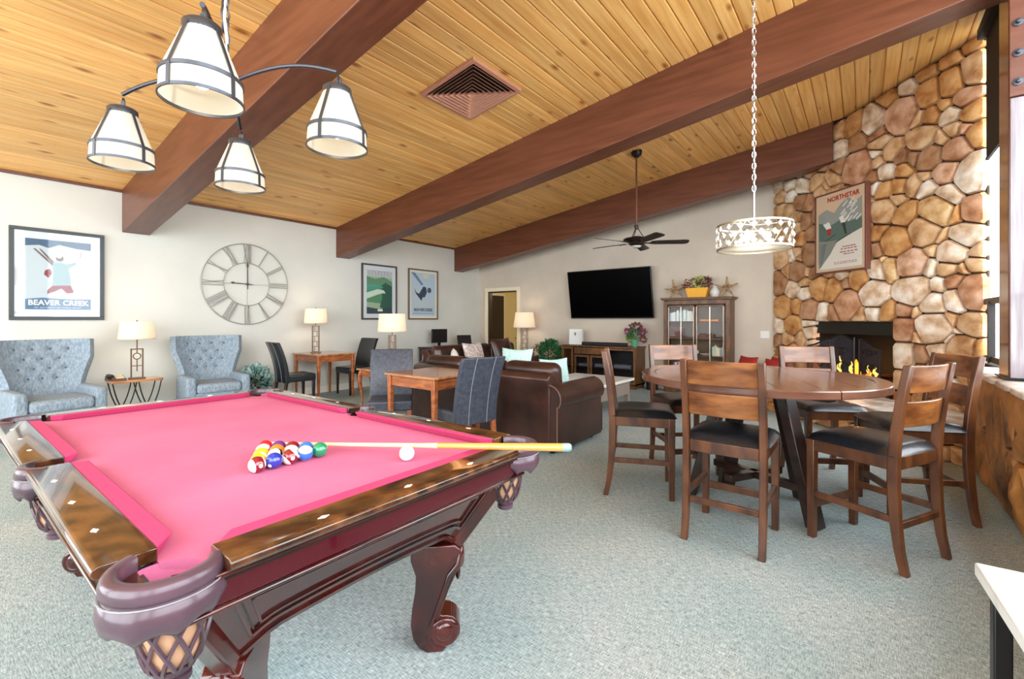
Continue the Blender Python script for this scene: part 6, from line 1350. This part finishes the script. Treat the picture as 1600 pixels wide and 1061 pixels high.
# waste bin, switch, thermostat strip
tb = thing('waste_bin', 'black waste bin on the carpet between console and bookcase', 'bin', (-3.13, 8.32, 0)); obj('bin_body', MB().lathe([(0, 0), (0.10, 0), (0.13, 0.36), (0.122, 0.36), (0.095, 0.02), (0, 0.02)], 24), plain('bin_black', (0.10, 0.11, 0.13), 0.5), tb, smooth=True); obj('bin_rim', MB().tube([(0.13*math.cos(2*PI*i/24), 0.13*math.sin(2*PI*i/24), 0.36) for i in range(24)], 0.008, 6, closed=True), M_PEWTER, tb, smooth=True)
sw_ = thing('light_switch', 'white light switch plate on the taupe wall by the chimney', 'switch', (-1.31, YB, 1.055)); obj('plate', MB().box((0, -0.004, 0), (0.13, 0.008, 0.12)), M_PAPER, sw_, bevel=0.002)
for x in (-0.028, 0.028): obj('rocker', MB().box((x, -0.011, 0), (0.032, 0.006, 0.06)), M_WHITE, sw_, bevel=0.001)
# hallway plant stand
hs = thing('plant_stand', 'small wooden stand in the hallway beyond the doorway', 'stand', (-6.86, 9.5, 0)); obj('stand_top', MB().box((0, 0, 0.60), (0.4, 0.4, 0.03)), M_CHERRY, hs)
for sx in (-1, 1):
    for sy in (-1, 1): obj('leg', MB().box((sx*0.17, sy*0.17, 0.29), (0.03, 0.03, 0.58)), M_CHERRY, hs)
plant('potted_plant', 'leafy plant on the stand in the hallway doorway', (-6.90, 9.5, 0.616), [('foliage', leaves(220, (0, 0, 0.22), (0.22, 0.16, 0.09), 0.09, lr), M_GREEN)], (0.06, 0.09, 0.16, M_BRONZE))
# ================================================================== CEILING FAN AND VENT
FP = Vector((-2.6, 6.3, 0)); cf = thing('ceiling_fan', 'dark five blade ceiling fan hanging from a long rod', 'ceiling fan', (FP.x, FP.y, 2.42)); ft = zc(FP.x)-2.42
M_FAN = plain('fan_bronze', (0.13, 0.075, 0.07), 0.35, 0.3); M_BLADE = noisy('fan_blade', (0.11, 0.08, 0.08), (0.17, 0.12, 0.11), 5, (1, 6, 1), rough=0.3)
obj('canopy', MB().lathe([(0.0, ft-0.085), (0.03, ft-0.085), (0.07, ft-0.05), (0.08, ft-0.012), (0.08, ft+0.015)], 24), M_FAN, cf, smooth=True)
obj('downrod', MB().cyl((0, 0, 0.22), (0, 0, ft-0.07), 0.013), plain('fan_rod', (0.45, 0.27, 0.20), 0.3, 0.3), cf, smooth=True)
obj('coupling', MB().lathe([(0.0, 0.25), (0.025, 0.25), (0.03, 0.22), (0.02, 0.19), (0, 0.19)], 16), M_FAN, cf, smooth=True)
mb = MB()
for a in (0.3, 2.4, 4.5): mb.tube([(0.015*math.cos(a), 0.015*math.sin(a), 0.215), (0.05*math.cos(a), 0.05*math.sin(a), 0.15), (0.10*math.cos(a), 0.10*math.sin(a), 0.075)], 0.006, 6)
obj('hanger_struts', mb, M_FAN, cf, smooth=True, stuff=True)
obj('motor_housing', MB().lathe([(0.0, 0.085), (0.06, 0.085), (0.10, 0.07), (0.175, 0.055), (0.19, 0.035), (0.17, 0.018), (0.12, 0.0), (0.105, -0.03), (0.07, -0.05), (0.0, -0.05)], 32), M_FAN, cf, smooth=True, ang=30)
obj('light_cap', MB().lathe([(0.0, -0.08), (0.05, -0.075), (0.075, -0.05), (0, -0.05)], 24), plain('fan_cap', (0.80, 0.78, 0.76), 0.3), cf, smooth=True)
for k in range(5):
    a = math.radians(29.7+72*k); M = RZ(a) @ T(0, 0, -0.005) @ RX(math.radians(-13))
    b = obj('blade', MB().prism([(0.20, -0.05), (0.28, -0.066), (0.66, -0.075), (0.715, -0.06), (0.73, 0), (0.715, 0.06), (0.66, 0.075), (0.28, 0.066), (0.20, 0.05)], 0.008, 'xy', -0.004, M), M_BLADE, cf, bevel=0.002)
    obj('blade_iron', MB().prism([(0.10, -0.02), (0.17, -0.016), (0.26, -0.045), (0.28, 0), (0.26, 0.045), (0.17, 0.016), (0.10, 0.02)], 0.006, 'xy', -0.011, M), M_FAN, cf)
vt = thing('ceiling_vent', 'square pink louvred air vent on the plank ceiling', 'vent', (-3.18, 3.43, zc(-3.18))); vt.rotation_euler = (0, -RA, 0)
HV = 0.37; f = 0.045
for c, s_ in (((0, HV-f/2, -0.012), (2*HV, f, 0.035)), ((0, -HV+f/2, -0.012), (2*HV, f, 0.035)), ((HV-f/2, 0, -0.012), (f, 2*HV-2*f, 0.035)), ((-HV+f/2, 0, -0.012), (f, 2*HV-2*f, 0.035))): obj('vent_frame', MB().box(c, s_), M_VENT, vt, bevel=0.004)
obj('vent_back', MB().box((0, 0, -0.004), (2*HV-0.06, 2*HV-0.06, 0.006)), plain('vent_dark', (0.16, 0.13, 0.12), 0.8), vt)
for k in range(8):
    r = HV-f-0.006-k*0.040; r2 = r-0.030
    z0_, z1_ = -0.045, -0.010
    q0 = [(-r, -r, z0_), (r, -r, z0_), (r, r, z0_), (-r, r, z0_)]; q1 = [(-r2, -r2, z1_), (r2, -r2, z1_), (r2, r2, z1_), (-r2, r2, z1_)]
    if r2 < 0.005: break
    mb = MB()
    for i in range(4):
        j = (i+1) % 4; th = Vector((0, 0, 0.003)); A0, A1, B1, B0 = [Vector(p) for p in (q0[i], q0[j], q1[j], q1[i])]
        mb.add([A0, A1, B1, B0, A0+th, A1+th, B1+th, B0+th], [(0, 1, 2, 3), (7, 6, 5, 4), (0, 4, 5, 1), (2, 6, 7, 3)])
    obj('louvre', mb, M_VENT, vt)
